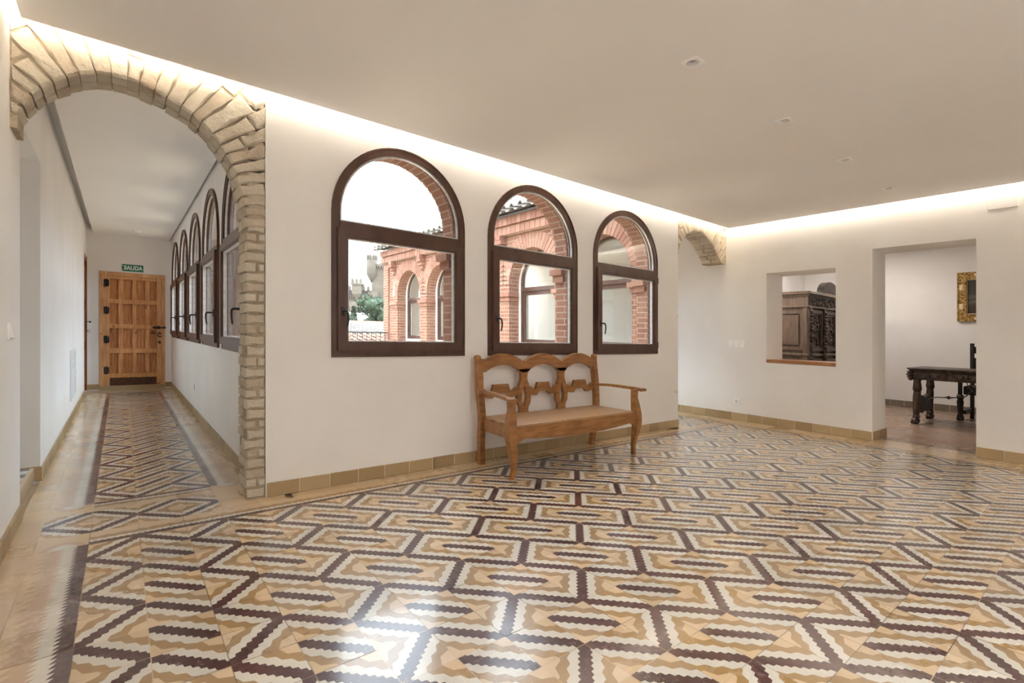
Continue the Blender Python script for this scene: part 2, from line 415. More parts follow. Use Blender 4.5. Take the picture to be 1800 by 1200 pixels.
    def lathe(s, c, prof, n=20, m=0, ax='z'):
        """prof: (radius, height) pairs turned about a vertical (or x) axis through c"""
        V = []
        for (r, h) in prof:
            for q in range(n):
                a = 2 * PI * q / n
                V.append((c[0] + r * math.cos(a), c[1] + r * math.sin(a), c[2] + h) if ax == 'z' else
                         (c[0] + h, c[1] + r * math.cos(a), c[2] + r * math.sin(a)) if ax == 'x' else
                         (c[0] + r * math.cos(a), c[1] + h, c[2] + r * math.sin(a)))
        L = len(prof)
        F = [(k * n + q, k * n + (q + 1) % n, (k + 1) * n + (q + 1) % n, (k + 1) * n + q) for k in range(L - 1) for q in range(n)]
        F += [tuple(range(n - 1, -1, -1)), tuple((L - 1) * n + q for q in range(n))]
        s.mesh(V, F, m, True)
    def blob(s, c, r, m=0, n=10, jit=0.0, rng=random):
        V = [];
        for i in range(n + 1):
            th = PI * i / n
            for j in range(2 * n):
                ph = PI * j / n; k = 1 + rng.uniform(-jit, jit)
                V.append((c[0] + r[0] * k * math.sin(th) * math.cos(ph), c[1] + r[1] * k * math.sin(th) * math.sin(ph), c[2] + r[2] * k * math.cos(th)))
        w = 2 * n
        F = [(i * w + j, i * w + (j + 1) % w, (i + 1) * w + (j + 1) % w, (i + 1) * w + j) for i in range(n) for j in range(w)]
        s.mesh(V, F, m, True)
    def build(s, name, mats, parent=None, fix=True):
        """links the collected shapes as ONE mesh object, settled with the house"""
        base = parent['at'] if parent is not None else (0, 0, 0)
        while parent is not None and 'at' not in parent.keys(): parent = parent.parent
        b0 = (base[0], base[1], base[2] + W(base[0], base[1])) if parent is not None else (0, 0, 0)
        V = [(x - b0[0], y - b0[1], z + W(x, y) - b0[2]) for (x, y, z) in s.v]
        me = bpy.data.meshes.new(name); me.from_pydata(V, [], s.f)
        for m in (mats if isinstance(mats, (list, tuple)) else [mats]): me.materials.append(m)
        me.polygons.foreach_set('material_index', s.m)
        me.polygons.foreach_set('use_smooth', s.sm)
        if any(u is not None for u in s.uv):
            lay = me.uv_layers.new(name='UVMap'); k = 0
            for p, u in zip(me.polygons, s.uv):
                for j in range(len(p.vertices)):
                    if u: lay.data[k].uv = u[j]
                    k += 1
        if fix:
            bm = bmesh.new(); bm.from_mesh(me)
            bmesh.ops.recalc_face_normals(bm, faces=bm.faces); bm.to_mesh(me); bm.free()
        o = bpy.data.objects.new(name, me); COL.objects.link(o)
        if parent is not None: o.parent = parent; o['at'] = base
        return o

def thing(name, label, cat, at, group=None, kind=None):
    o = bpy.data.objects.new(name, None); COL.objects.link(o)
    o.empty_display_size = 0.1
    o.location = (at[0], at[1], at[2] + W(at[0], at[1])); o['at'] = at
    if label: o['label'] = label
    if cat: o['category'] = cat
    if group: o['group'] = group
    if kind: o['kind'] = kind
    return o
def sub(parent, child): child.parent = parent; return child
def tag(o, label, cat, group=None):
    o['label'] = label; o['category'] = cat
    if group: o['group'] = group
    return o
def struct(o, label=None, cat=None):
    o['kind'] = 'structure'
    if label: o['label'] = label
    if cat: o['category'] = cat
    return o
def copy_tree(src, at, label=None):
    """a thing with copies of its parts and their sub-parts, set down at another spot"""
    r = src.copy(); COL.objects.link(r); r['at'] = at
    r.location = (at[0], at[1], at[2] + W(at[0], at[1]))
    if label: r['label'] = label
    for ch in [c for c in src.children]:
        d = ch.copy(); COL.objects.link(d); d.parent = r
        for g in [c for c in ch.children]:
            h = g.copy(); COL.objects.link(h); h.parent = d
    return r
XYZ = lambda x, y, z: (x, y, z)
XZ = lambda x, z, y: (x, y, z)         # 2-D shape in the x-z plane, thickness along y
YZ = lambda y, z, x: (x, y, z)
XY = lambda x, y, z: (x, y, z)
def lerp(a, b, t): return a + (b - a) * t
def smooth_path(P, n):
    """Catmull-Rom through P"""
    out = []; L = len(P)
    for k in range(L - 1):
        p0, p1, p2, p3 = P[max(k - 1, 0)], P[k], P[k + 1], P[min(k + 2, L - 1)]
        for q in range(n):
            t = q / n
            out.append(tuple(0.5 * (2 * b + (c - a) * t + (2 * a - 5 * b + 4 * c - d) * t * t + (3 * b - a - 3 * c + d) * t ** 3) for a, b, c, d in zip(p0, p1, p2, p3)))
    out.append(tuple(P[-1])); return out

# ------------------------------------------------------------------ main measures (metres)
XL, XR = -1.175, 5.80          # left wall, right wall
XC = -0.02                     # courtyard wall of the corridor
XG = 4.54                      # courtyard wall of the right gallery
XE = 4.643                     # end of the window wall
YE = 7.34                      # end wall of the corridor
YB = -5.3                      # wall behind
ZC = 2.58                      # hung ceiling
ZT = 2.76                      # true ceiling
XP = 6.265                     # parlour side of the right wall
XQ = 9.85                      # back of the parlour
HW, SILL, SPR, TOP = 0.55, 0.90, 1.93, 2.48
main_c = [0.963, 2.306, 3.651]
corr_c = [0.984 + 1.348 * k for k in range(5)]
gal_c = [0.945 + 1.385 * k for k in range(5)]

# ------------------------------------------------------------------ walls with arched openings
def arcade(mb, a0, a1, z0, z1, cs, hw, sill, spr, d0, d1, mp, m=0):
    """a wall from a0 to a1 with round-headed openings centred on cs; d0, d1 its two faces"""
    N = 20
    def quad(P, uvs=None):
        mb.face([mp(*p) for p in P], m, uvs)
    for d in (d0, d1):
        def Q(aa, za, ab, zb, ac, zc_, ad, zd):
            P = [(aa, za, d), (ab, zb, d), (ac, zc_, d), (ad, zd, d)]
            quad(P, [(p[0], p[1]) for p in P])
        e = a0
        for c in cs:
            Q(e, z0, c - hw, z0, c - hw, z1, e, z1); e = c + hw
            Q(c - hw, z0, c + hw, z0, c + hw, sill, c - hw, sill)
            for k in range(N):
                t0, t1 = PI - PI * k / N, PI - PI * (k + 1) / N
                x0, x1 = c + hw * math.cos(t0), c + hw * math.cos(t1)
                Q(x0, spr + hw * math.sin(t0), x1, spr + hw * math.sin(t1), x1, z1, x0, z1)
        Q(e, z0, a1, z0, a1, z1, e, z1)
    for c in cs:
        path = [(c - hw, sill), (c - hw, spr)] + [(c + hw * math.cos(PI - PI * k / N), spr + hw * math.sin(PI - PI * k / N)) for k in range(1, N + 1)] + [(c + hw, sill), (c - hw, sill)]
        L = 0
        for p, q in zip(path, path[1:]):
            L2 = L + math.hypot(q[0] - p[0], q[1] - p[1])
            quad([(p[0], p[1], d0), (q[0], q[1], d0), (q[0], q[1], d1), (p[0], p[1], d1)], [(d0, L), (d0, L2), (d1, L2), (d1, L)])
            L = L2
    for (P) in ([(a0, z0, d0), (a0, z1, d0), (a0, z1, d1), (a0, z0, d1)], [(a1, z0, d0), (a1, z1, d0), (a1, z1, d1), (a1, z0, d1)]):
        quad(P, [(p[2], p[1]) for p in P])
    for z in (z0, z1):
        quad([(a0, z, d0), (a1, z, d0), (a1, z, d1), (a0, z, d1)], [(a0, d0), (a1, d0), (a1, d1), (a0, d1)])

m_main = lambda a, z, d: (a, -d, z)            # d grows towards the room
m_corr = lambda a, z, d: (XC - d, a, z)
m_gal = lambda a, z, d: (XG + d, a, z)
m_back = lambda a, z, d: (a, YB + d, z)

mb = MB(); arcade(mb, 0, XE, 0, ZT, main_c, HW - 0.03, SILL + 0.03, SPR, 0, -0.085, m_main)
struct(mb.build('wall_front', PLASTER, fix=False))
mb = MB(); arcade(mb, 0.25, YE, -0.1, ZT, corr_c, HW - 0.03, SILL + 0.03, SPR, 0, -0.085, m_corr)
struct(mb.build('wall_corridor', PLASTER, fix=False))
mb = MB(); arcade(mb, 0.25, 7.70, -0.3, ZT, gal_c, 0.53, SILL + 0.03, SPR, 0, -0.085, m_gal)
struct(mb.build('wall_gallery', PLASTER, fix=False))

def holed(mb, a0, a1, z0, z1, holes, d0, d1, mp, m=0):
    """a wall slab with rectangular holes (a, a, z, z)"""
    A = sorted({a0, a1, *[h[0] for h in holes], *[h[1] for h in holes]}); Z = sorted({z0, z1, *[h[2] for h in holes], *[h[3] for h in holes]})
    A = [a for a in A if a0 <= a <= a1]; Z = [z for z in Z if z0 <= z <= z1]
    inside = lambda a, z: any(h[0] < a < h[1] and h[2] < z < h[3] for h in holes)
    for i in range(len(A) - 1):
        for j in range(len(Z) - 1):
            if inside((A[i] + A[i + 1]) / 2, (Z[j] + Z[j + 1]) / 2): continue
            for d in (d0, d1): mb.face([mp(A[i], Z[j], d), mp(A[i + 1], Z[j], d), mp(A[i + 1], Z[j + 1], d), mp(A[i], Z[j + 1], d)], m)
    for h in list(holes) + [(a0, a1, z0, z1)]:
        lo, hi, b, t = max(h[0], a0), min(h[1], a1), max(h[2], z0), min(h[3], z1)
        for (p, q) in (((lo, b), (hi, b)), ((hi, b), (hi, t)), ((hi, t), (lo, t)), ((lo, t), (lo, b))):
            mb.face([mp(p[0], p[1], d0), mp(q[0], q[1], d0), mp(q[0], q[1], d1), mp(p[0], p[1], d1)], m)
mb = MB(); mb.box(XL - 0.3, XR + 0.5, YB - 0.25, YB, -0.3, ZT); struct(mb.build('wall_back', PLASTER))
NICHE = (-1.328, -0.538, 0.815, 1.955)
DOORWAY = (-2.535, -1.684, -0.2, 2.132)
m_r = lambda a, z, d: (XR + d, a, z)
m_l = lambda a, z, d: (XL - d, a, z)
mb = MB(); holed(mb, YB - 0.3, 7.9, -0.3, ZT, [NICHE, DOORWAY], 0, XP - XR, m_r)
struct(mb.build('wall_right', PLASTER, fix=False))
ALC = (0.33, 1.215, -0.1, 2.20); SDOOR = (6.50, 7.26, -0.05, 2.19)
mb = MB(); holed(mb, YB - 0.3, YE + 0.3, -0.3, ZT, [ALC, SDOOR], 0, 0.30, m_l)
struct(mb.build('wall_left', PLASTER, fix=False))
EDOOR = (-1.02, -0.113, -0.1, 1.996)
mb = MB(); holed(mb, XL - 0.35, 0.25, -0.3, ZT, [EDOOR], 0, 0.35, lambda a, z, d: (a, YE + d, z))
struct(mb.build('wall_end', PLASTER, fix=False))
mb = MB(); mb.box(XG, XR + 0.3, 7.7, 7.9, -0.3, ZT)
struct(mb.build('wall_gallery_end', PLASTER))
# alcove beside the arch
mb = MB()
mb.box(-2.9, -2.8, -0.2, 1.6, 0, ZT); mb.box(-2.8, XL - 0.30, 1.215, 1.5, 0, ZT); mb.box(-2.8, XL - 0.30, -0.2, -0.1, 0, ZT)
mb.box(-2.8, XL - 0.30, -0.1, 1.215, 2.30, 2.36)
struct(mb.build('wall_alcove', PLASTER))
# parlour beyond the right wall
mb = MB()
mb.box(XQ, XQ + 0.2, -4.6, 0.75, -0.3, ZT); mb.box(XP, XQ, 0.55, 0.75, -0.3, ZT); mb.box(XP, XQ, -4.6, -4.4, -0.3, ZT)
struct(mb.build('wall_parlour', PLASTER))

# ------------------------------------------------------------------ ceilings
mb = MB()
LIGHTS = [(1.677, -2.01), (2.781, -2.02), (3.893, -2.025), (5.041, -2.03)]
x0, x1, y0, y1 = XL + 0.055, XR - 0.135, YB + 0.12, -0.113
holed(mb, x0, x1, y0, y1, [(lx - 0.034, lx + 0.034, ly - 0.034, ly + 0.034) for lx, ly in LIGHTS], ZC, ZC + 0.03, lambda a, b, d: (a, b, d))
holed(mb, XL + 0.075, XC - 0.03, 0.27, YE, [], 2.625, 2.685, lambda a, b, d: (a, b, d))
holed(mb, XG + 0.06, XR - 0.06, 0.30, 7.9, [], 2.60, 2.64, lambda a, b, d: (a, b, d))
mb.box(XL - 0.3, XR + 0.3, YB - 0.3, 0.24, ZT, ZT + 0.05); mb.box(-2.9, XL - 0.3, -0.2, 0.24, ZT, ZT + 0.05)
mb.box(-2.9, 0.22, 0.24, 8.0, ZT, ZT + 0.05); mb.box(4.26, XR + 0.3, 0.24, 8.0, ZT, ZT + 0.05)
mb.box(XP - 0.1, XQ + 0.2, -4.6, 0.75, 2.70, 2.75)
struct(mb.build('ceiling', [CEIL, CORE]))

# cove lighting: LED strips lying on the hung ceiling behind its edge
def led(name, x0, x1, y0, y1, label):
    mb = MB(); mb.box(x0, x1, y0, y1, ZC + 0.032, ZC + 0.044)
    t = thing(name, label, 'light strip', ((x0 + x1) / 2, (y0 + y1) / 2, ZC + 0.03), 'hidden strips of the cove lighting')
    mb.build('diffuser', LED, t)
led('led_strip', XL + 0.08, XR - 0.16, -0.145, -0.130, 'warm white light strip in the ceiling slot above the arched windows')
led('led_strip', XR - 0.165, XR - 0.150, YB + 0.15, -0.15, 'warm white light strip in the ceiling slot above the doorway and niche wall')
led('led_strip', XL + 0.070, XL + 0.085, YB + 0.15, -0.15, 'warm white light strip in the ceiling slot above the left wall')

# downlights
for k, (lx, ly) in enumerate(LIGHTS):
    lab = ['square recessed ceiling downlight nearest the big brick arch', 'second recessed ceiling downlight from the big brick arch',
           'third recessed ceiling downlight from the big brick arch', 'last and smallest looking ceiling downlight, closest to the doorway wall'][k]
    if k == 0:
        t = thing('ceiling_downlight', lab, 'downlight', (lx, ly, ZC), 'recessed downlights in a row')
        mb = MB(); S = [(-.047, -.047), (.047, -.047), (.047, .047), (-.047, .047)]
        O = []; I = []
        for q in range(32):
            a = 2 * PI * (q + 0.5) / 32; r = 0.047 / max(abs(math.cos(a)), abs(math.sin(a)))
            O.append((lx + r * math.cos(a), ly + r * math.sin(a))); I.append((lx + 0.031 * math.cos(a), ly + 0.031 * math.sin(a)))
        mb.ring(O, I, ZC - 0.004, ZC + 0.002, XY)
        mb.build('trim_plate', PLASTIC, t)
        mb = MB(); n = 28
        prof = [(0.031, -0.005), (0.031, 0.0), (0.026, 0.012), (0.020, 0.022)]
        V = [(lx + r * math.cos(2 * PI * q / n), ly + r * math.sin(2 * PI * q / n), ZC + h) for r, h in prof for q in range(n)]
        F = [(i * n + q, i * n + (q + 1) % n, (i + 1) * n + (q + 1) % n, (i + 1) * n + q) for i in range(3) for q in range(n)]
        mb.mesh(V, F, 0, True)
        mb.build('reflector', GRILLE, t, fix=False)
        mb = MB(); mb.lathe((lx + 0.002, ly + 0.004, ZC + 0.012), [(0.0205, 0), (0.0205, 0.02)], 20)
        mb.build('lamp', CORE, t)
        first = t
    else: copy_tree(first, (lx, ly, ZC), lab)

# ------------------------------------------------------------------ floor of cement tiles
TS = 0.2016
def tx(u): return 0.144 + TS * u                         # tile joints across
def ty(v):                                               # tile joints along; v = 0 at the edge of the hall's field
    j = {0: -1.40, 1: -0.47, 2: 0.45, 3: 1.37, 4: 2.30}
    if v <= 0: return 0.2 * (-1.40 + v)
    return 0.2 * (j[v] if v in j else 2.30 + 1.03 * (v - 4))
UVA = [(0, 0), (1, 0), (1, 1), (0, 1)]
R90 = [(1, 0), (1, 1), (0, 1), (0, 0)]; R180 = [(1, 1), (0, 1), (0, 0), (1, 0)]; R270 = [(0, 1), (0, 0), (1, 0), (1, 1)]
rng = random.Random(4)
fl = MB()
def tile(x0, x1, y0, y1, m, uv, clip):
    cx0, cx1, cy0, cy1 = max(x0, clip[0]), min(x1, clip[1]), max(y0, clip[2]), min(y1, clip[3])
    if cx1 - cx0 < 0.004 or cy1 - cy0 < 0.004: return
    def U(x, y):
        a, b = (x - x0) / (x1 - x0), (y - y0) / (y1 - y0)
        p, q, r, s = uv
        return tuple(p[k] * (1 - a) * (1 - b) + q[k] * a * (1 - b) + r[k] * a * b + s[k] * (1 - a) * b for k in (0, 1))
    P = [(cx0, cy0), (cx1, cy0), (cx1, cy1), (cx0, cy1)]
    dz = rng.uniform(-0.0004, 0.0004); ax, ay = rng.uniform(-0.0035, 0.0035), rng.uniform(-0.0035, 0.0035)
    cx, cy = (x0 + x1) / 2, (y0 + y1) / 2
    fl.face([(x, y, dz + ax * (x - cx) + ay * (y - cy)) for x, y in P], m, [U(*p) for p in P])
def field(n, m, mirror=False):
    """orientation of the band on a tile: running-bond bricks laid at 45 degrees"""
    if n % 2 and not m % 2: return R90
    return UVA
BAND, LINE, SIDE, HOOK, PLAIN, PARL, CHEQ = range(7)
hall = (XL, XR, YB, -0.28); strip1 = (XL, XR, -0.28, 0.0)
for n in range(-8, 30):
    X0, X1 = tx(n), tx(n + 1)
    for v in range(-27, 34):
        Y0, Y1 = ty(v), ty(v + 1)
        if v < 0:                                   # the hall
            if n < -6 or n >= 27: a = (PLAIN, UVA)
            elif n == -6: a = (SIDE, R270)          # serrated side border, dark edge to the right
            elif n == 26: a = (LINE, R90)
            else: a = (BAND, field(n, v - 1))
            tile(X0, X1, Y0, Y1, a[0], a[1], (XL, XR, YB, 0))
        elif v < 4 and n < 0:                       # under the big arch
            clip = (XL, 0.0 if v > 1 else 0.144 if v == 0 else 0.1, YB, 1)
            if v == 0: a = (LINE, UVA) if n >= -5 else (HOOK, R270) if n == -6 else (PLAIN, UVA)
            elif v == 3: a = (LINE, R180) if -5 <= n < -2 else (HOOK, [(1, 1), (1, 0), (0, 0), (0, 1)]) if n == -6 else (HOOK, R90) if n == -2 else (PLAIN, UVA)
            elif -6 <= n < -2:
                up = (n % 2 == 0)
                a = (BAND, (UVA if up else R90) if v == 1 else (R90 if up else UVA))
            else: a = (PLAIN, UVA)
            tile(X0, X1, Y0, Y1, a[0], a[1], clip)
        elif v >= 4 and n < 0:                      # the corridor
            r = v - 4
            if -5 <= n < -2:
                c = n + 5
                a = (BAND, R90 if c == 1 or r % 2 else UVA)
            elif n == -6: a = (SIDE, R270)
            elif n == -2: a = (SIDE, R90)
            else: a = (PLAIN, UVA)
            tile(X0, X1, Y0, Y1, a[0], a[1], (XL, XC, 0, YE))
        if v >= 0 and n >= 0:
            if v == 0:                              # border along the window wall
                a = (LINE, UVA) if n < 26 else (LINE, R90) if n == 26 else (PLAIN, UVA)
                tile(X0, X1, Y0, Y1, a[0], a[1], (XL, XR, YB, 0.4))
            elif n >= 21:                           # right gallery
                a = (BAND, field(n, v - 1)) if 22 < n < 26 else (LINE, R90) if n == 26 else (PLAIN, UVA)
                tile(X0, X1, Y0, Y1, a[0], a[1], (XG, XR, -0.1, 7.9))
            elif v == 1:
                tile(X0, X1, Y0, Y1, PLAIN, UVA, (XL, XR, YB, 0.02))
# doorway threshold and parlour
for k in range(5):
    y = DOORWAY[0] + 0.2 * k
    tile(XR, XR + 0.2, y, y + 0.2, PLAIN, UVA, (XR, XP, *DOORWAY[:2]))
    tile(XR + 0.2, XR + 0.4, y, y + 0.2, PARL, UVA, (XR, XP, *DOORWAY[:2]))
    tile(XR + 0.4, XR + 0.6, y, y + 0.2, PARL, UVA, (XR, XP, *DOORWAY[:2]))
for i in range(18):
    for k in range(26): tile(XP + 0.2 * i, XP + 0.2 * i + 0.2, -4.6 + 0.2 * k, -4.4 + 0.2 * k, PARL, UVA, (XP, XQ, -4.4, 0.55))
fl.box(XL - 0.3, XQ, YB - 0.3, 8.0, -0.30, -0.02, PLAIN)
struct(fl.build('floor', [T_BAND, T_LINE, T_SIDE, T_HOOK, T_PLAIN, T_PARL, T_CHEQ], fix=False))
fl = MB()       # the step into the alcove
fl.box(-2.8, XL - 0.03, 0.33, 1.215, 0, 0.095, 0)
for i in range(9):
    for k in range(7): tile(-2.8 + 0.2 * i, -2.6 + 0.2 * i, 0.33 + 0.2 * k, 0.53 + 0.2 * k, 1, UVA, (-2.8, XL - 0.05, 0.33, 1.215))
fl.v = fl.v[:8] + [(x, y, z + 0.097) for x, y, z in fl.v[8:]]
struct(fl.build('floor_alcove_step', [T_PLAIN, T_CHEQ], fix=False))

# ------------------------------------------------------------------ skirting tiles
def skirt(name, runs, mat=SKIRT):
    """runs: (axis, fixed coordinate, from, to, direction of the room)"""
    mb = MB(); r = random.Random(7)
    for ax, c, a, b, s, h in runs:
        n = max(1, round(abs(b - a) / 0.2)); L = (b - a) / n
        for k in range(n):
            g = 0.0028 if L > 0 else -0.0028; p, q = a + L * k + g, a + L * (k + 1) - g
            e = 0.013 + r.uniform(-0.001, 0.001); hh = h + r.uniform(-0.001, 0.001)
            lo, hi = sorted((c, c + s * e))
            if ax == 'x': mb.box(p, q, lo, hi, 0, hh, 0, c=0.003)
            else: mb.box(lo, hi, p, q, 0, hh, 0, c=0.003)
        lo, hi = sorted((c, c + s * 0.009))
        if ax == 'x': mb.box(a, b, lo, hi, 0, h - 0.003, 1)
        else: mb.box(lo, hi, a, b, 0, h - 0.003, 1)
    return struct(mb.build(name, [mat, SKIRTJOINT]))
skirt('baseboard_front', [('x', 0, 0.0, XE, -1, 0.09)])
skirt('baseboard_right', [('y', XR, DOORWAY[1], 7.9, -1, 0.10), ('y', XR, YB, DOORWAY[0], -1, 0.10), ('x', DOORWAY[1], XR - 0.013, XP + 0.02, -1, 0.10)])
skirt('baseboard_left', [('y', XL, YB, 0.33, 1, 0.09), ('y', XL, 1.215, 6.45, 1, 0.09), ('x', 1.215, XL - 0.20, XL + 0.013, -1, 0.10)])
skirt('baseboard_corridor', [('y', XC, 0.25, YE, -1, 0.09), ('x', YE, XL, EDOOR[0], -1, 0.085), ('x', YE, EDOOR[1], XC, -1, 0.085)])
mb = MB(); mb.box(-2.0, XL - 0.20, 1.200, 1.215, 0.095, 0.20, 0, c=0.003); struct(mb.build('baseboard_alcove', SKIRT))
skirt('baseboard_parlour', [('y', XQ, -4.4, 0.55, -1, 0.105), ('x', 0.55, XP, XQ, -1, 0.105), ('y', XP, -4.4, DOORWAY[0], 1, 0.105), ('y', XP, DOORWAY[1], 0.55, 1, 0.105)], DARKSKIRT)

# ------------------------------------------------------------------ brick arches
def clip_poly(P, x0, x1, z0, z1):
    for ax, lim, sg in ((0, x0, 1), (0, x1, -1), (1, z0, 1), (1, z1, -1)):
        out = []
        for i in range(len(P)):
            p, q = P[i], P[(i + 1) % len(P)]
            ip, iq = sg * (p[ax] - lim) >= 0, sg * (q[ax] - lim) >= 0
            if ip: out.append(p)
            if ip != iq:
                t = (lim - p[ax]) / (q[ax] - p[ax]); out.append((lerp(p[0], q[0], t), lerp(p[1], q[1], t)))
        P = out
        if len(P) < 3: return []
    return P
def area(P): return 0.5 * abs(sum(P[i][0] * P[(i + 1) % len(P)][1] - P[(i + 1) % len(P)][0] * P[i][1] for i in range(len(P))))
def brick(mb, P, y0, y1, r, gap=0.0062, ch=0.009, both=False, rough=0.0035):
    """one hand-made brick: a polygon in x-z, worn edges, from y0 (front) to y1"""
    Q = []
    for i in range(len(P)):                       # split the long edges so that they can be uneven
        p, q = P[i], P[(i + 1) % len(P)]; n = max(1, int(math.hypot(q[0] - p[0], q[1] - p[1]) / 0.045))
        Q += [(lerp(p[0], q[0], k / n), lerp(p[1], q[1], k / n)) for k in range(n)]
    cx, cz = sum(p[0] for p in Q) / len(Q), sum(p[1] for p in Q) / len(Q)
    def inset(d):
        out = []
        for x, z in Q:
            L = math.hypot(x - cx, z - cz) or 1e-6
            dx, dz = abs(x - cx) + 1e-6, abs(z - cz) + 1e-6
            k = max(0.3, 1 - d / (0.6 * min(L, 0.05)))
            out.append((cx + (x - cx) * (1 - min(0.5, d / L)) + r.uniform(-rough, rough), cz + (z - cz) * (1 - min(0.5, d / max(L * 0.55, 0.02))) + r.uniform(-rough, rough)))
        return out
    A, B = inset(gap), inset(gap + ch)
    yo = r.uniform(-0.006, 0.004)
    rings = [(B, y0 + yo, 1), (A, y0 + yo + ch, 1)] + ([(A, y1 - ch, 0), (B, y1, 0)] if both else [(A, y1, 0)])
    n = len(Q); V = []
    for R_, y, j in rings: V += [(x, y + (r.uniform(-0.002, 0.002) if j else 0), z) for x, z in R_]
    F = [tuple(range(n)), tuple(range((len(rings) - 1) * n + n - 1, (len(rings) - 1) * n - 1, -1))]
    for k in range(len(rings) - 1): F += [(k * n + i, k * n + (i + 1) % n, (k + 1) * n + (i + 1) % n, (k + 1) * n + i) for i in range(n)]
    mb.mesh(V, F, 0)
def brick_arch(mb, intr, x0, x1, ztop, depth, r, split):
    """radial bricks along the curve intr, clipped to the wall panel; the ring at the opening runs the full depth"""
    P = smooth_path(intr, 12)
    S = [0.0]
    for p, q in zip(P, P[1:]): S.append(S[-1] + math.hypot(q[0] - p[0], q[1] - p[1]))
    def at(s):
        s = min(max(s, 0), S[-1])
        for k in range(len(S) - 1):
            if s <= S[k + 1]:
                t = (s - S[k]) / (S[k + 1] - S[k]); return (lerp(P[k][0], P[k + 1][0], t), lerp(P[k][1], P[k + 1][1], t))
        return P[-1]
    n = round(S[-1] / 0.064); cuts = [S[-1] * k / n + (r.uniform(-0.008, 0.008) if 0 < k < n else 0) for k in range(n + 1)]
    J = []
    for s in cuts:
        a, b = at(s - 0.12), at(s + 0.12); L = math.hypot(b[0] - a[0], b[1] - a[1])
        J.append((at(s), (-(b[1] - a[1]) / L, (b[0] - a[0]) / L)))
    for k in range(n):
        (p, u), (q, w) = J[k], J[k + 1]
        rows = [0, 0.27 + r.uniform(-0.02, 0.02), 0.53, 0.80, 1.1] if k % 2 else [0, 0.14 + r.uniform(-0.02, 0.02), 0.41, 0.68, 0.95]
        if r.random() < 0.35: rows = [0, 0.33, 0.62, 0.9]
        for i in range(len(rows) - 1):
            a, b = rows[i], rows[i + 1]
            Q = [(p[0] + u[0] * a, p[1] + u[1] * a), (q[0] + w[0] * a, q[1] + w[1] * a), (q[0] + w[0] * b, q[1] + w[1] * b), (p[0] + u[0] * b, p[1] + u[1] * b)]
            Q = clip_poly(Q, x0, x1, 0, ztop)
            if len(Q) < 3 or area(Q) < 0.0006: continue
            if i == 0 and split:
                e = r.uniform(-0.006, 0.005)
                Q2 = [(x + u[0] * e, z + u[1] * e) for x, z in Q]
                h = depth * (0.5 if k % 2 else 0.62)
                brick(mb, Q, 0.0, h - 0.003, r, both=True); brick(mb, Q2, h + 0.003, depth, r, both=True)
            else: brick(mb, Q, 0.0, 0.10, r)
    # mortar core
    lo = [(x + v[0] * 0.024, z + v[1] * 0.024) for (x, z), v in J]
    lo = [(min(max(x, x0), x1), z) for x, z in lo]
    mb.strip(lo, [(x, ztop) for x, z in lo], 0.017, depth - 0.01, XZ, 1)
r = random.Random(11)
mb = MB()
intr = [(-1.19, 2.07), (-1.16, 2.115), (-1.086, 2.25), (-1.0, 2.345), (-.888, 2.42), (-.77, 2.448), (-.644, 2.442), (-.512, 2.40), (-.371, 2.317), (-.252, 2.187), (-.174, 2.035), (-.143, 1.899), (-.127, 1.722)][::-1]
intr = [(x, z) for x, z in intr][::-1]
brick_arch(mb, intr, XL, 0.0, ZT, 0.25, r, True)
z = 0.0
k = 0
while z < 1.70:
    h = 0.066 + r.uniform(-0.006, 0.006)
    e = r.uniform(-0.006, 0.005)
    if k % 3 == 1:
        brick(mb, [(-0.123 + e, z), (-0.055, z), (-0.055, z + h), (-0.123 + e, z + h)], 0.0, 0.25, r, both=True)
        brick(mb, [(-0.050, z), (-0.006, z), (-0.006, z + h), (-0.050, z + h)], 0.0, 0.10, r)
    else:
        y = 0.12 + r.uniform(-0.03, 0.03)
        brick(mb, [(-0.123 + e, z), (-0.006, z), (-0.006, z + h), (-0.123 + e, z + h)], 0.0, y, r, both=True)
        brick(mb, [(-0.123 - e, z), (-0.006, z), (-0.006, z + h), (-0.123 - e, z + h)], y + 0.004, 0.25, r, both=True)
    z += h; k += 1
while z < ZT:      # outer edge above the springing, filling to the wall
    brick(mb, [(-0.115, z), (-0.006, z), (-0.006, z + 0.066), (-0.115, z + 0.066)], 0.010, 0.10, r); z += 0.066
mb.box(-0.112, -0.002, 0.016, 0.24, 0, 2.0, 1)
mb.box(-0.006, 0.004, -0.003, 0.05, 0, 2.6, 2); mb.box(XL - 0.01, -1.150, 0.014, 0.238, 2.07, 2.5, 1); mb.box(XL - 0.01, -1.105, 0.016, 0.235, 2.23, 2.6, 1)
struct(mb.build('wall_brick_arch', [LIMEBRICK, ARCHMORTAR, PLASTER]), 'big limewashed brick arch over the corridor', 'arch')
mb = MB()
intr2 = [(4.630, 2.02), (4.643, 2.15), (4.741, 2.289), (4.868, 2.392), (5.0, 2.446), (5.13, 2.462), (5.28, 2.43), (5.407, 2.364), (5.58, 2.21), (5.70, 2.125)]
intr2 = [(4.638, 1.98), (4.66, 2.13), (4.741, 2.285), (4.868, 2.392), (5.0, 2.446), (5.13, 2.462), (5.28, 2.43), (5.42, 2.35), (5.58, 2.21), (5.67, 2.125)]
brick_arch(mb, intr2, XE - 0.005, XR, ZT, 0.28, r, True)
mb.box(5.66, XR, 0.004, 0.276, 2.125, 2.5, 1)
z = 0.0
while z < 2.02:
    h = 0.066 + r.uniform(-0.005, 0.005)
    brick(mb, [(XE - 0.10, z), (XE + 0.012 + r.uniform(-0.006, 0.006), z), (XE + 0.012 + r.uniform(-0.006, 0.006), z + h), (XE - 0.10, z + h)], 0.006, 0.25, r, both=True); z += h
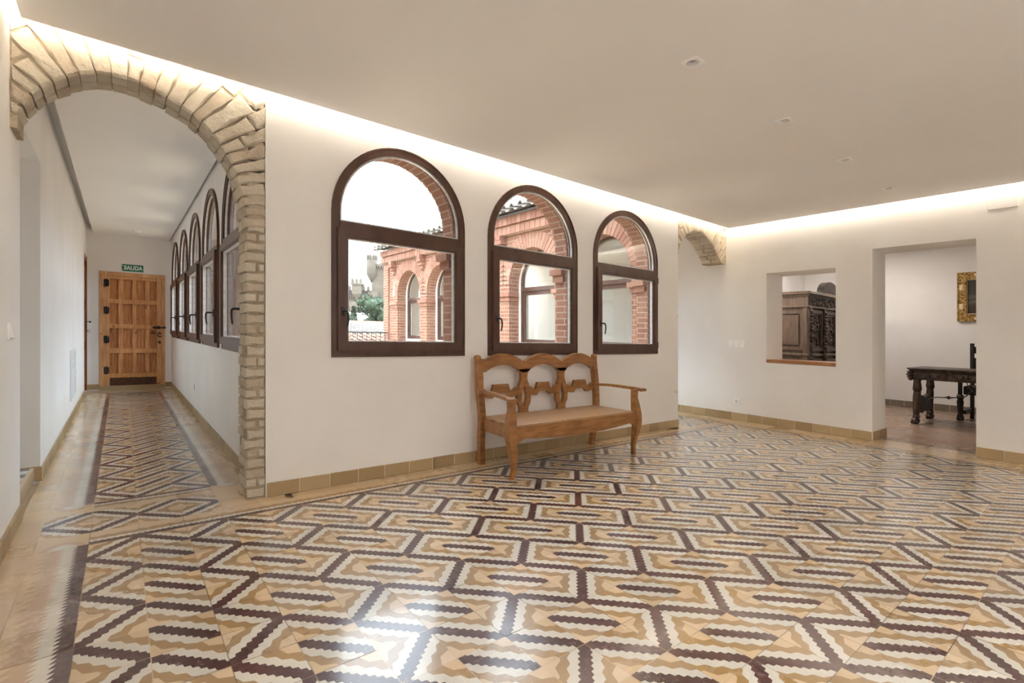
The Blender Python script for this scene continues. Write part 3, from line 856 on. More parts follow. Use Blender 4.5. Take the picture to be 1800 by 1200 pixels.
struct(mb.build('wall_brick_arch_gallery', [LIMEBRICK, ARCHMORTAR]), 'small limewashed brick arch in the far corner', 'arch')

# ------------------------------------------------------------------ windows
def make_window(name, c, mp, hinge=1):
    """round-headed window: fixed fanlight above a tilting sash; a = along the wall, d = into the room"""
    at = mp(c, SILL, 0)
    t = thing(name, None, None, at, kind='structure')
    N = 28
    def outline(h, b, top=True):
        P = [(c - h, b), (c + h, b), (c + h, SPR)] + [(c + h * math.cos(PI * k / N), SPR + h * math.sin(PI * k / N)) for k in range(1, N)] + [(c - h, SPR)]
        return P
    rect = lambda h, z0, z1: [(c - h, z0), (c + h, z0), (c + h, z1), (c - h, z1)]
    mb = MB()
    mb.ring(outline(HW, SILL), outline(HW - 0.058, SILL + 0.05), -0.05, 0.016, mp)
    mb.ring(outline(HW - 0.002, SILL + .001), outline(HW - 0.012, SILL + 0.011), 0.016, 0.021, mp)
    T0, T1 = 1.800, 1.862
    mb.box(c - HW + 0.05, c + HW - 0.05, T0, T1, -0.05, 0.016, 0, lambda a, z, d: mp(a, z, d))
    fr = mb.build('frame', FRAME, t)
    h = HW - 0.058
    fan = lambda h, b: [(c - math.sqrt(max(h * h - 0, 0)), b), (c + h, b)] + ([(c + h, SPR)] if b < SPR else []) + [(c + h * math.cos(PI * k / N), SPR + h * math.sin(PI * k / N)) for k in range(1, N)] + ([(c - h, SPR)])
    mb = MB(); mb.ring(fan(h, T1), fan(h - 0.014, T1 + 0.012), -0.012, 0.004, mp); mb.build('glazing_bead', BEAD, t)
    mb = MB(); mb.poly(fan(h - 0.003, T1 + 0.003), -0.030, -0.024, mp); mb.build('fanlight_pane', GLASS, t)
    # sash
    mb = MB()
    hs, z0, z1 = HW - 0.035, SILL + 0.043, 1.812
    mb.ring(rect(hs, z0, z1), rect(hs - 0.072, z0 + 0.068, z1 - 0.068), -0.03, 0.036, mp)
    mb.ring(rect(hs - 0.003, z0 + 0.003, z1 - 0.003), rect(hs - 0.062, z0 + 0.058, z1 - 0.058), 0.036, 0.041, mp)
    sash = mb.build('sash', FRAME, t)
    mb = MB(); mb.ring(rect(hs - 0.070, z0 + 0.066, z1 - 0.066), rect(hs - 0.082, z0 + 0.076, z1 - 0.076), -0.006, 0.022, mp)
    o = mb.build('glazing_bead', BEAD, t)
    mb = MB(); mb.poly(rect(hs - 0.071, z0 + 0.067, z1 - 0.067), -0.016, -0.010, mp)
    mb.build('sash_pane', GLASS, t)
    # handle: rose, neck and drooping lever
    a = c - hs + 0.034; zh = 1.225
    mb = MB()
    mb.box(a - 0.013, a + 0.013, zh - 0.032, zh + 0.032, 0.041, 0.049, 0, lambda p, q, d: mp(p, q, d), c=0.003)
    pth = smooth_path([(a, zh, 0.046), (a, zh, 0.082), (a + 0.006, zh - 0.004, 0.096), (a + 0.014, zh - 0.03, 0.100), (a + 0.016, zh - 0.07, 0.098), (a + 0.010, zh - 0.11, 0.094)], 5)
    mb.tube([mp(*p) for p in pth], [0.009] * 6 + [0.009 - 0.003 * k / (len(pth) - 6) for k in range(len(pth) - 6)], 8)
    mb.build('handle', BLACKIRON, t)
    for zz in (z0 + 0.06, z1 - 0.06):
        mb = MB(); mb.tube([mp(c + hs + 0.006, zz - 0.035, 0.038), mp(c + hs + 0.006, zz + 0.035, 0.038)], 0.0075, 8); mb.build('hinge', FRAME, t)
    return t
w0 = make_window('window_1', main_c[0], m_main)
def again(src, name, at):
    o = copy_tree(src, at); o.name = name; return o
again(w0, 'window_2', m_main(main_c[1], SILL, 0)); again(w0, 'window_3', m_main(main_c[2], SILL, 0))
wc = make_window('window_4', corr_c[0], m_corr)
for k in range(1, 5): again(wc, 'window_%d' % (4 + k), m_corr(corr_c[k], SILL, 0))
wg = make_window('window_9', gal_c[0], m_gal)
for k in range(1, 5): again(wg, 'window_%d' % (9 + k), m_gal(gal_c[k], SILL, 0))
# ------------------------------------------------------------------ doors
t = thing('door_1', None, None, (-0.566, YE, 0), kind='structure')
mY = lambda a, z, d: (a, YE + d, z)                       # d grows away from the corridor
mb = MB()
mb.box(-1.02, -0.925, -0.012, 0.10, 0, 1.93, 0, lambda a, d, z: mY(a, z, d), c=0.004)
mb.box(-0.163, -0.113, -0.012, 0.10, 0, 1.93, 0, lambda a, d, z: mY(a, z, d), c=0.004)
mb.box(-1.02, -0.113, -0.012, 0.10, 1.93, 1.996, 0, lambda a, d, z: mY(a, z, d), c=0.004)
mb.build('door_frame', PINEF, t)
mb = MB()
P_ = lambda a, d, z: mY(a, z, d)
mb.box(-0.925, -0.163, 0.045, 0.07, 0.03, 1.93, 1, P_)                       # boards behind
mb.box(-0.925, -0.883, 0.0, 0.045, 0.05, 1.93, 2, P_, c=0.004); mb.box(-0.234, -0.163, 0.0, 0.045, 0.05, 1.93, 2, P_, c=0.004)
for a0, a1 in ((-0.769, -0.707), (-0.578, -0.518), (-0.398, -0.334)): mb.box(a0, a1, 0.008, 0.046, 0.20, 1.90, 0, P_, c=0.004)
for z0, z1 in ((1.875, 1.93), (1.456, 1.535), (1.03, 1.105), (0.606, 0.685), (0.185, 0.262)): mb.box(-0.885, -0.232, 0.002, 0.046, z0, z1, 0, P_, c=0.004)
mb.box(-0.884, -0.233, 0.004, 0.06, 0.05, 0.186, 3, P_, c=0.004)
leaf = mb.build('door_leaf', [PINE, PINEP, PINEF, PINEDARK], t)
for zz in (1.80, 1.335, 0.84, 0.315):
    mb = MB()
    mb.box(-0.962, -0.926, -0.022, -0.010, zz - 0.06, zz + 0.06, 0, P_, c=0.003); mb.box(-0.922, -0.890, -0.012, 0.002, zz - 0.055, zz + 0.055, 0, P_, c=0.003)
    mb.tube([(-0.925, YE - 0.018, zz - 0.066), (-0.925, YE - 0.018, zz + 0.066)], 0.010, 10)
    mb.build('hinge', BLACKIRON, t)
mb = MB(); mb.tube([(-0.30, YE - 0.010, 1.06), (-0.135, YE - 0.014, 1.06)], 0.009, 10)
mb.lathe((-0.135, YE - 0.014, 1.06), [(0.009, -.001), (0.022, 0.002), (0.022, 0.02), (0.010, 0.03)], 14, ax='x')
for a in (-0.255, -0.205): mb.box(a - 0.012, a + 0.012, -0.026, 0.004, 1.032, 1.090, 0, P_, c=0.003)
mb.build('bolt', BLACKIRON, t)
mb = MB()
pts = [(-0.193 + 0.026 * math.cos(a), YE - 0.014, 0.925 + 0.034 * math.sin(a)) for a in [PI * 2 * k / 22 + 0.5 for k in range(20)]]
mb.tube(pts, 0.0065, 8); mb.lathe((-0.193, YE - 0.004, 0.965), [(0.014, -0.016), (0.014, 0.004)], 14, ax='y'); mb.build('ring_pull', BLACKIRON, t)
mb = MB(); mb.lathe((-0.193, YE - 0.004, 0.80), [(0.020, -0.004), (0.026, 0.004)], 16, ax='y'); mb.box(-0.200, -0.186, -0.010, 0.0, 0.765, 0.80, 0, P_); mb.build('lock_plate', GREYIRON, t)
mb = MB(); mb.box(-1.02, -0.113, YE - 0.02, YE + 0.10, -0.02, 0.052); mb.build('threshold', SKIRT, t)

t = thing('door_2', None, None, (XL, 6.88, 0), kind='structure')
P_ = lambda d, a, z: (XL - d, a, z)
mb = MB()
mb.box(0.0, 0.12, 6.50, 6.57, 0, 2.19, 0, P_); mb.box(-0.004, 0.12, 7.19, 7.26, 0, 2.19, 0, P_); mb.box(0.0, 0.12, 6.57, 7.19, 2.12, 2.19, 0, P_)
mb.build('door_frame', PINED, t)
mb = MB(); mb.box(0.028, 0.07, 6.57, 7.19, 0.01, 2.12, 0, P_)
for z0 in (0.12, 0.80, 1.48): mb.box(0.016, 0.03, 6.66, 7.10, z0, z0 + 0.55, 0, P_, c=0.006)
mb.build('door_leaf', PINED, t)
mb = MB(); mb.tube([(XL - 0.02, 7.13, 1.13), (XL + 0.035, 7.13, 1.13)], 0.006, 8); mb.blob((XL + 0.045, 7.13, 1.13), (0.016, 0.016, 0.016)); mb.build('knob', GREYIRON, t)
mb = MB(); mb.tube([(XL - 0.02, 7.13, 0.99), (XL + 0.03, 7.13, 0.99)], 0.005, 8)
mb.tube([(XL + 0.03 + 0.016 * math.cos(a), 7.13, 0.975 + 0.022 * math.sin(a)) for a in [2 * PI * k / 14 for k in range(15)]], 0.003, 6); mb.build('key', GREYIRON, t)

# exit sign
t = thing('exit_sign', 'green SALIDA exit sign fixed to the wall above the pine door', 'sign', (-0.574, YE, 2.08))
mb = MB(); mb.box(-0.724, -0.424, YE - 0.006, YE, 2.022, 2.142, 0, c=0.002); mb.build('plate', SIGNGREEN, t)
def lettering(txt, parent, x, y, z, size, mat, name, wx=1.0, off=0.0):
    cu = bpy.data.curves.new(name, 'FONT'); cu.body = txt; cu.size = size; cu.align_x = 'CENTER'; cu.align_y = 'CENTER'; cu.extrude = 0.0012; cu.offset = off
    cu.space_character = 1.08
    o = bpy.data.objects.new(name, cu); COL.objects.link(o)
    dg = bpy.context.evaluated_depsgraph_get()
    me = bpy.data.meshes.new_from_object(o.evaluated_get(dg)); bpy.data.objects.remove(o)
    mb = MB()
    mb.mesh([(x + v.co.x * wx, y - v.co.z, z + v.co.y) for v in me.vertices], [tuple(p.vertices) for p in me.polygons])
    bpy.data.meshes.remove(me)
    return mb.build(name, mat, parent)
lettering('SALIDA', t, -0.566, YE - 0.0066, 2.081, 0.092, SIGNWHITE, 'lettering', 0.78, 0.0035)
for q in ((-0.713, 2.118, 0.006, 0.010), (-0.713, 2.046, 0.010, 0.004)):
    mb = MB(); mb.box(q[0] - q[2], q[0] + q[2], YE - 0.0075, YE - 0.0055, q[1] - q[3], q[1] + q[3]); mb.build('corner_mark', SIGNWHITE, t)

# ------------------------------------------------------------------ switches, sockets, grilles
t = thing('light_switch', 'white single light switch on the left wall near the arch', 'switch', (XL, -0.03, 1.045))
mb = MB(); mb.box(XL, XL + 0.011, -0.073, 0.013, 1.002, 1.088, 0, c=0.003); mb.build('plate', PLASTIC, t)
mb = MB(); mb.strip([(XL + 0.011, 1.015), (XL + 0.026, 1.015)], [(XL + 0.011, 1.076), (XL + 0.013, 1.076)], -0.060, 0.0, lambda x, z, y: (x, y, z)); mb.build('rocker', PLASTIC, t)
t = thing('light_switch', 'white triple light switch beside the niche on the right wall', 'switch', (XR, -0.155, 1.03))
mb = MB(); mb.box(XR - 0.010, XR, -0.272, -0.036, 0.975, 1.084, 0, c=0.003); mb.build('plate', PLASTIC, t)
for k in range(3):
    mb = MB(); y = -0.265 + 0.076 * k; mb.strip([(XR - 0.010, 0.99), (XR - 0.022, 0.99)], [(XR - 0.010, 1.070), (XR - 0.013, 1.070)], y, y + 0.068, lambda x, z, y: (x, y, z)); mb.build('rocker', PLASTIC, t)
t = thing('power_socket', 'white wall socket low on the right wall under the triple switch', 'socket', (XR, -0.15, 0.258))
mb = MB()
O, I = [], []
for q in range(32):
    a = 2 * PI * (q + 0.5) / 32; rr = 0.043 / max(abs(math.cos(a)), abs(math.sin(a)))
    O.append((-0.15 + rr * math.cos(a), 0.258 + rr * math.sin(a))); I.append((-0.15 + 0.021 * math.cos(a), 0.258 + 0.021 * math.sin(a)))
mb.ring(O, I, XR - 0.012, XR, lambda y, z, x: (x, y, z)); mb.build('plate', PLASTIC, t)
mb = MB(); mb.lathe((XR, -0.15, 0.258), [(0.021, -0.003), (0.021, 0.0)], 20, ax='x'); mb.build('socket_well', GRILLE, t)
for s in (-1, 1):
    mb = MB(); mb.lathe((XR, -0.15 + 0.0095 * s, 0.258), [(0.0028, -0.0045), (0.0028, -0.001)], 8, ax='x'); mb.build('pin_hole', BLACKIRON, t)
t = thing('wall_hatch', 'white rectangular cover plate high on the right wall above the doorway', 'cover plate', (XR, -2.72, 2.46))
mb = MB(); mb.box(XR - 0.012, XR, -2.823, -2.615, 2.389, 2.531, 0, c=0.003); mb.build('plate', PLASTER, t)
t = thing('vent_grille', 'pale grey air grille low on the left corridor wall', 'grille', (XL, 4.11, 0.52))
mb = MB(); mb.ring([(3.735, 0.24), (4.50, 0.24), (4.50, 0.80), (3.735, 0.80)], [(3.77, 0.275), (4.465, 0.275), (4.465, 0.765), (3.77, 0.765)], 0, 0.012, lambda a, z, d: (XL + d, a, z)); mb.build('frame', GRILLE, t)
mb = MB()
for k in range(24):
    z = 0.28 + 0.02 * k; mb.box(XL + 0.001, XL + 0.008, 3.77, 4.465, z, z + 0.010)
mb.build('louvres', GRILLE, t)
t = thing('blank_plate', 'small white blank plate under the left corridor wall near the grille', 'cover plate', (XL, 3.08, 0.335))
t['label'] = 'small white blank plate low on the left corridor wall before the grille'
mb = MB(); mb.box(XL, XL + 0.008, 3.04, 3.12, 0.298, 0.373, 0, c=0.002); mb.build('plate', PLASTIC, t)
t = thing('wall_slot', 'thin dark slot in the white wall below the corridor windows', 'slot', (XC, 3.76, 0.342))
mb = MB(); mb.box(XC - 0.002, XC + 0.004, 3.75, 3.772, 0.305, 0.38); mb.build('plate', GREYIRON, t)

# sill board of the niche
o = MB(); o.box(XR - 0.006, XP, NICHE[0], NICHE[1], 0.80, 0.842, 0, c=0.004)
tag(o.build('niche_sill', SILLW), 'varnished wooden board lining the bottom of the wall niche', 'sill board')

# ------------------------------------------------------------------ bench
t = thing('wooden_bench', 'brown wooden bench with rush seat and fretwork back under the arched windows', 'bench', (2.29, -0.36, 0))
BY0, BY1 = -0.128, -0.092
def post(x, s):
    mb = MB()
    R_ = smooth_path([(x - 0.024 * s, -0.10, 0), (x - 0.006 * s, -0.122, 0.22), (x, -0.14, 0.40), (x + 0.010 * s, -0.120, 0.62), (x + 0.004 * s, -0.105, 0.78), (x + 0.002 * s, -0.098, 0.87)], 6)
    n = len(R_)
    mb.tube(R_, [(lerp(0.022, 0.026, min(1, k / n * 1.6)), lerp(0.024, 0.027, min(1, k / n * 1.6))) for k in range(n)], sq=True)
    return mb
for x, s in ((1.598, -1), (2.992, 1)):
    o = post(x, s).build('rear_leg', BENCH, t)
    mb = MB(); a = x + 0.006 * s
    mb.lathe((a + 0.010 * s, -0.120, 0.885), [(0.004, -0.001), (0.024, 0.0), (0.027, 0.02), (0.024, 0.042), (0.004, 0.043)], 16, ax='y')
    mb.build('scroll', BENCH, o)
X0, X1 = 1.60, 2.99
hump = lambda x: 0.5 - 0.5 * math.cos(2 * PI * min(max(x, 0), 1))
SPL = [2.068, 2.530]
edges = [X0, SPL[0], SPL[1], X1]
A, B = [], []
for k in range(3):
    a, b = edges[k], edges[k + 1]
    for q in range(21):
        if q == 20 and k < 2: continue
        u = q / 20; x = lerp(a, b, u)
        e0, e1 = (0.03, 0.0) if k == 0 else (0.0, 0.03) if k == 2 else (0, 0)
        up = 0.836 + 0.085 * (math.sin(PI * u) ** 0.75) * (1 if 0 < u < 1 else 0)
        if (k == 0 and u < 0.14) or (k == 2 and u > 0.86): up = 0.862 + 0.02 * hump((u if k == 0 else 1 - u) / 0.14)
        lo = 0.755 + 0.070 * math.sin(PI * min(max((u - 0.08) / 0.84, 0), 1)) ** 0.7
        if (k == 0 and u < 0.08) or (k == 2 and u > 0.92): lo = 0.79
        A.append((x, up)); B.append((x, lo))
mb = MB(); mb.strip(A, B, BY0, BY1, XZ); mb.build('top_rail', BENCH, t)
for x in SPL:
    mb = MB()
    zs = [0.385 + 0.40 * k / 32 for k in range(33)]
    def wid(z):
        P = [(0.385, 0.050), (0.43, 0.046), (0.50, 0.074), (0.56, 0.076), (0.63, 0.056), (0.70, 0.034), (0.74, 0.036), (0.785, 0.07)]
        for (a, b), (c, d) in zip(P, P[1:]):
            if z <= c: u = (z - a) / (c - a); u = u * u * (3 - 2 * u); return lerp(b, d, u)
        return P[-1][1]
    def len_(z):
        u = (z - 0.452) / (0.655 - 0.452)
        return 0 if not 0 < u < 1 else 0.030 * math.sin(PI * u ** 0.72) ** 1.2
    mb.strip([(x - wid(z), z) for z in zs], [(x - len_(z), z) for z in zs], BY0, BY1, XZ)
    mb.strip([(x + len_(z), z) for z in zs], [(x + wid(z), z) for z in zs], BY0, BY1, XZ)
    mb.build('splat', BENCH, t)
for k in range(3):
    a, b = edges[k] + (0.02 if k == 0 else 0.062), edges[k + 1] - (0.02 if k == 2 else 0.062)
    A, B = [], []
    for q in range(57):
        u = q / 56; x = lerp(a, b, u); c = abs(2 * u - 1)
        st = lambda e0, e1: (lambda w: w * w * (3 - 2 * w))(min(max((c - e0) / (e1 - e0), 0), 1))
        up = lerp(0.660 - 0.022 * c * c, 0.598, st(0.40, 0.54)) + 0.030 * st(0.56, 1.0) + (0.004 if 0.36 < c < 0.44 else 0)
        lo = lerp(0.578, 0.542, st(0.26, 0.50)) + 0.018 * st(0.60, 1.0)
        A.append((x, up)); B.append((x, lo))
    mb = MB(); mb.strip(A, B, BY0 + 0.004, BY1 - 0.004, XZ); mb.build('slat', BENCH, t)
# seat
mb = MB()
n = 24
V = []; zt = lambda u, v: 0.402 + 0.010 * math.sin(PI * u) * math.sin(PI * min(v * 1.15, 1)) - 0.004 * v
for j in range(9):
    v = j / 8; y = lerp(-0.128, -0.598, v); a, b = lerp(1.615, 1.575, v), lerp(2.975, 3.010, v)
    for i in range(n + 1): V.append((lerp(a, b, i / n), y, zt(i / n, v)))
w_ = n + 1
F = [(j * w_ + i, j * w_ + i + 1, (j + 1) * w_ + i + 1, (j + 1) * w_ + i) for j in range(8) for i in range(n)]
k0 = len(V)
V += [(x, y, 0.372) for x, y, z in V]
F += [tuple(q + k0 for q in f) for f in F]
for j in range(8): F += [(j * w_, (j + 1) * w_, (j + 1) * w_ + k0, j * w_ + k0), (j * w_ + n, (j + 1) * w_ + n, (j + 1) * w_ + n + k0, j * w_ + n + k0)]
for i in range(n): F += [(i, i + 1, i + 1 + k0, i + k0), (8 * w_ + i, 8 * w_ + i + 1, 8 * w_ + i + 1 + k0, 8 * w_ + i + k0)]
mb.mesh(V, F, 0, False)
mb.build('seat', RUSH, t)
mb = MB()
A, B = [], []
for q in range(41):
    u = q / 40; x = lerp(1.565, 3.020, u); c = abs(2 * u - 1)
    lo = 0.268 + 0.045 * (c ** 2) if c < 0.86 else lerp(0.301, 0.245, ((c - 0.86) / 0.14) ** 1.6)
    A.append((x, 0.392)); B.append((x, lo))
mb.strip(A, B, -0.622, -0.590, XZ); mb.build('front_apron', BENCH, t)
for xa, xb in ((1.600, 1.555), (2.990, 3.030)):
    mb = MB(); s = 1 if xa < 2 else -1
    mb.strip([(xa, -0.12), (xb, -0.60)], [(xa + 0.024 * s, -0.12), (xb + 0.024 * s, -0.60)], 0.295, 0.388, XY); mb.build('side_apron', BENCH, t)
mb = MB(); mb.box(1.62, 2.97, -0.130, -0.100, 0.320, 0.388); mb.build('rear_apron', BENCH, t)
for x, s in ((1.540, -1), (3.012, 1)):
    mb = MB()
    R_ = smooth_path([(x - 0.020 * s + (0.014 * s), -0.588, 0), (x - 0.022 * s, -0.600, 0.05), (x - 0.020 * s, -0.606, 0.13), (x + 0.004 * s, -0.618, 0.27), (x + 0.012 * s, -0.612, 0.36), (x + 0.002 * s, -0.606, 0.45), (x - 0.006 * s, -0.600, 0.53), (x - 0.002 * s, -0.600, 0.600)], 6)
    n_ = len(R_)
    W_ = [0.016, 0.016, 0.019, 0.031, 0.034, 0.030, 0.023, 0.024]
    rad = []
    for k in range(n_):
        u = k / (n_ - 1) * 7; i = min(int(u), 6); rad.append((lerp(W_[i], W_[i + 1], u - i), lerp(W_[i], W_[i + 1], u - i) * 1.05))
    mb.tube(R_, rad, sq=True); mb.build('front_leg', BENCH, t)
for s in (-1, 1):
    xb, xf = (1.600, 1.520) if s < 0 else (2.990, 3.060)
    C_ = smooth_path([(xb, -0.12, 0.618), (lerp(xb, xf, .35), -0.30, 0.628), (lerp(xb, xf, .8), -0.50, 0.622), (xf, -0.60, 0.618), (xf + 0.006 * s, -0.66, 0.612)], 6)
    n_ = len(C_); A, B = [], []
    for k, (x, y, z) in enumerate(C_):
        h = lerp(0.020, 0.024, k / n_) if k < n_ * 0.72 else lerp(0.024, 0.043, min(1, (k / n_ - 0.72) / 0.2))
        A.append((x - h, y, z)); B.append((x + h, y, z))
    mb = MB(); V = [(a[0], a[1], a[2]) for a in A] + [(b[0], b[1], b[2]) for b in B] + [(a[0], a[1], a[2] - 0.024) for a in A] + [(b[0], b[1], b[2] - 0.024) for b in B]
    F = []
    for k in range(n_ - 1): F += [(k, k + 1, n_ + k + 1, n_ + k), (2 * n_ + k, 3 * n_ + k, 3 * n_ + k + 1, 2 * n_ + k + 1), (k, 2 * n_ + k, 2 * n_ + k + 1, k + 1), (n_ + k, n_ + k + 1, 3 * n_ + k + 1, 3 * n_ + k)]
    F += [(0, n_, 3 * n_, 2 * n_), (n_ - 1, 3 * n_ - 1, 4 * n_ - 1, 2 * n_ - 1)]
    mb.mesh(V, F); mb.build('arm', BENCH, t)

# ------------------------------------------------------------------ parlour furniture
t = thing('carved_cabinet', 'dark carved wooden cabinet seen through the wall niche', 'cabinet', (8.2, 0.02, 0))
CX0, CX1, CY0, CY1 = 7.40, 9.10, -0.43, 0.53
mb = MB()
mb.box(CX0 + 0.03, CX1 - 0.03, CY0 + 0.03, CY1, 0.06, 1.80)
for y0, y1 in ((CY0 + 0.005, CY0 + 0.075), (CY1 - 0.10, CY1)): mb.box(CX0, CX0 + 0.05, y0, y1, 0.06, 1.62, 0, c=0.006)
mb.build('body', OAKP, t)
mb = MB()
for z0, z1, e in ((1.775, 1.800, 0.03), (1.800, 1.825, 0.055), (1.825, 1.850, 0.04)): mb.box(CX0 - e, CX1 + e, CY0 - e, CY1, z0, z1, 0, c=0.006)
mb.box(CX0 - 0.012, CX1 + 0.012, CY0 - 0.012, CY1, 1.60, 1.63, 0, c=0.008); mb.box(CX0, CX1, CY0, CY1, 1.63, 1.78)
mb.box(CX0 - 0.012, CX1 + 0.012, CY0 - 0.012, CY1, 0.86, 0.90, 0, c=0.008); mb.box(CX0 - 0.02, CX1 + 0.02, CY0 - 0.02, CY1, 0.0, 0.12, 0, c=0.008)
mb.build('cornice', OAKP, t)
mb = MB()
for z0, z1 in ((0.12, 0.80), (0.95, 1.56)):
    mb.ring([(CY0 + 0.06, z0), (CY1 - 0.05, z0), (CY1 - 0.05, z1), (CY0 + 0.06, z1)], [(CY0 + 0.11, z0 + 0.05), (CY1 - 0.10, z0 + 0.05), (CY1 - 0.10, z1 - 0.05), (CY0 + 0.11, z1 - 0.05)], CX0 - 0.002, CX0 + 0.03, YZ)
    mb.box(CX0 + 0.008, CX0 + 0.03, CY0 + 0.13, CY1 - 0.12, z0 + 0.07, z1 - 0.07, 0, c=0.01)
mb.build('side_panel', OAKP, t)
rc = random.Random(3)
def carve(mb, x0, x1, z0, z1, n, y, s=0.022):
    for k in range(n):
        a, b = rc.uniform(x0, x1), rc.uniform(z0, z1); q = rc.uniform(0.5, 1.3) * s
        mb.blob((a, y, b), (q, q * 0.7, q * rc.uniform(0.8, 1.6)), 0, 5)
for k in range(3):
    x = CX0 + 0.05 + 0.555 * k
    mb = MB(); mb.box(x - 0.045, x + 0.045, CY0 - 0.03, CY0 + 0.04, 0.12, 1.60, 0, c=0.006)
    for q in range(26): mb.blob((x + 0.016 * math.sin(q * 1.9), CY0 - 0.034, 0.18 + 0.054 * q), (0.026, 0.022, 0.026 + 0.008 * math.sin(q * 2.3)), 0, 6)
    mb.build('carved_pilaster', OAK, t)
for k in range(2):
    x0 = CX0 + 0.11 + 0.56 * k; x1 = x0 + 0.43
    for z0, z1 in ((0.16, 0.82), (0.94, 1.57)):
        mb = MB()
        mb.ring([(x0, z0), (x1, z0), (x1, z1), (x0, z1)], [(x0 + 0.05, z0 + 0.05), (x1 - 0.05, z0 + 0.05), (x1 - 0.05, z1 - 0.05), (x0 + 0.05, z1 - 0.05)], CY0 - 0.012, CY0 + 0.032, XZ)
        mb.ring([(x0 + .055, z0 + .055), (x1 - .055, z0 + .055), (x1 - .055, z1 - .055), (x0 + .055, z1 - .055)], [(x0 + 0.075, z0 + 0.075), (x1 - 0.075, z0 + 0.075), (x1 - 0.075, z1 - 0.075), (x0 + 0.075, z1 - 0.075)], CY0 - 0.004, CY0 + 0.032, XZ)
        mb.box(x0 + 0.05, x1 - 0.05, CY0 + 0.018, CY0 + 0.035, z0 + 0.05, z1 - 0.05)
        carve(mb, x0 + 0.10, x1 - 0.10, z0 + 0.10, z1 - 0.10, 46, CY0 + 0.012)
        mb.build('door', OAK, t)
mb = MB(); mb.box(CX0 + 0.06, CX1 - 0.06, CY0 - 0.006, CY0 + 0.002, 1.645, 1.765); carve(mb, CX0 + 0.08, CX1 - 0.08, 1.655, 1.755, 130, CY0 - 0.006, 0.020); mb.build('carved_frieze', OAK, t)
mb = MB()
xm = (CX0 + CX1) / 2
arcA = [(xm - 0.33 * math.cos(PI * k / 20), 1.85 + 0.20 * math.sin(PI * k / 20)) for k in range(21)]
mb.strip(arcA, [(a, 1.845) for a, b in arcA], CY0 - 0.02, CY0 + 0.07, XZ)
mb.build('crest', OAKD, t)

t = thing('carved_table', 'dark carved wooden table with lion paw legs in the room beyond the doorway', 'table', (8.15, -2.35, 0))
TY1, TY0 = -1.545, -3.15
mb = MB(); mb.box(7.755, 8.56, TY0, TY1, 0.735, 0.762, 0, c=0.008); mb.box(7.775, 8.54, TY0 + 0.02, TY1 - 0.02, 0.718, 0.736, 0, c=0.006); mb.build('table_top', OAK, t)
mb = MB(); mb.box(7.80, 8.52, TY0 + 0.045, TY1 - 0.05, 0.600, 0.720)
mb.build('apron', OAK, t)
for k in range(4):
    y1 = TY1 - 0.065 - 0.375 * k; y0 = y1 - 0.345
    mb = MB(); mb.box(7.786, 7.81, y0, y1, 0.612, 0.706, 0, c=0.004)
    for q in range(22):
        u = q / 21; y = lerp(y0 + 0.03, y1 - 0.03, u)
        mb.blob((7.786, y, 0.659 + 0.026 * math.sin(u * 14)), (0.012, 0.016, 0.018), 0, 5)
    dr = mb.build('drawer', OAK, t)
    mb = MB(); mb.blob((7.770, (y0 + y1) / 2, 0.659), (0.018, 0.016, 0.016), 0, 6); mb.build('knob', BLACKIRON, dr)
for y in (TY1 - 0.06, TY0 + 0.06):
    mb = MB()
    for q, (zz, e) in enumerate(((0.70, 0.030), (0.665, 0.038), (0.63, 0.026), (0.605, 0.014))): mb.blob((7.80, y + (0.03 if y > -2 else -0.03), zz), (0.04, e + 0.012, 0.022), 0, 6)
    mb.build('carved_corner', OAK, t)
    for x in (7.80, 8.50):
        mb = MB(); yy = y - 0.045 if y > -2 else y + 0.045
        lean = 0.02 if x < 8 else -0.02
        R_ = smooth_path([(x, yy, 0.605), (x, yy, 0.575), (x, yy, 0.53), (x + lean * .2, yy, 0.47), (x + lean * .5, yy, 0.455), (x, yy + 0.004, 0.36), (x - lean * .6, yy + 0.008, 0.22), (x - lean, yy + 0.006, 0.125), (x - lean, yy + 0.006, 0.10), (x - lean, yy + 0.012, 0.06)], 4)
        rr = [0.052, 0.040, 0.046, 0.052, 0.040, 0.044, 0.040, 0.034, 0.042, 0.034]
        rad = [lerp(rr[min(int(k / 4), 8)], rr[min(int(k / 4), 8) + 1], (k % 4) / 4) if k < len(R_) - 1 else rr[-1] for k in range(len(R_))]
        mb.tube(R_, rad, 14)
        xf = x - lean - (0.015 if x < 8 else -0.015)
        mb.blob((xf, yy + 0.012, 0.042), (0.062, 0.050, 0.044), 0, 8)
        for q in (-1, 0, 1): mb.blob((xf - 0.048, yy + 0.012 + 0.028 * q, 0.026), (0.024, 0.015, 0.026), 0, 6)
        mb.build('leg', OAK, t)
    mb = MB(); yy = y - 0.045 if y > -2 else y + 0.045
    mb.strip([(7.82, 0.34), (8.0, 0.38), (8.15, 0.33), (8.3, 0.38), (8.48, 0.34)], [(7.82, 0.16), (8.0, 0.13), (8.15, 0.16), (8.3, 0.13), (8.48, 0.16)], yy - 0.018, yy + 0.018, XZ); mb.build('trestle_board', OAKD, t)
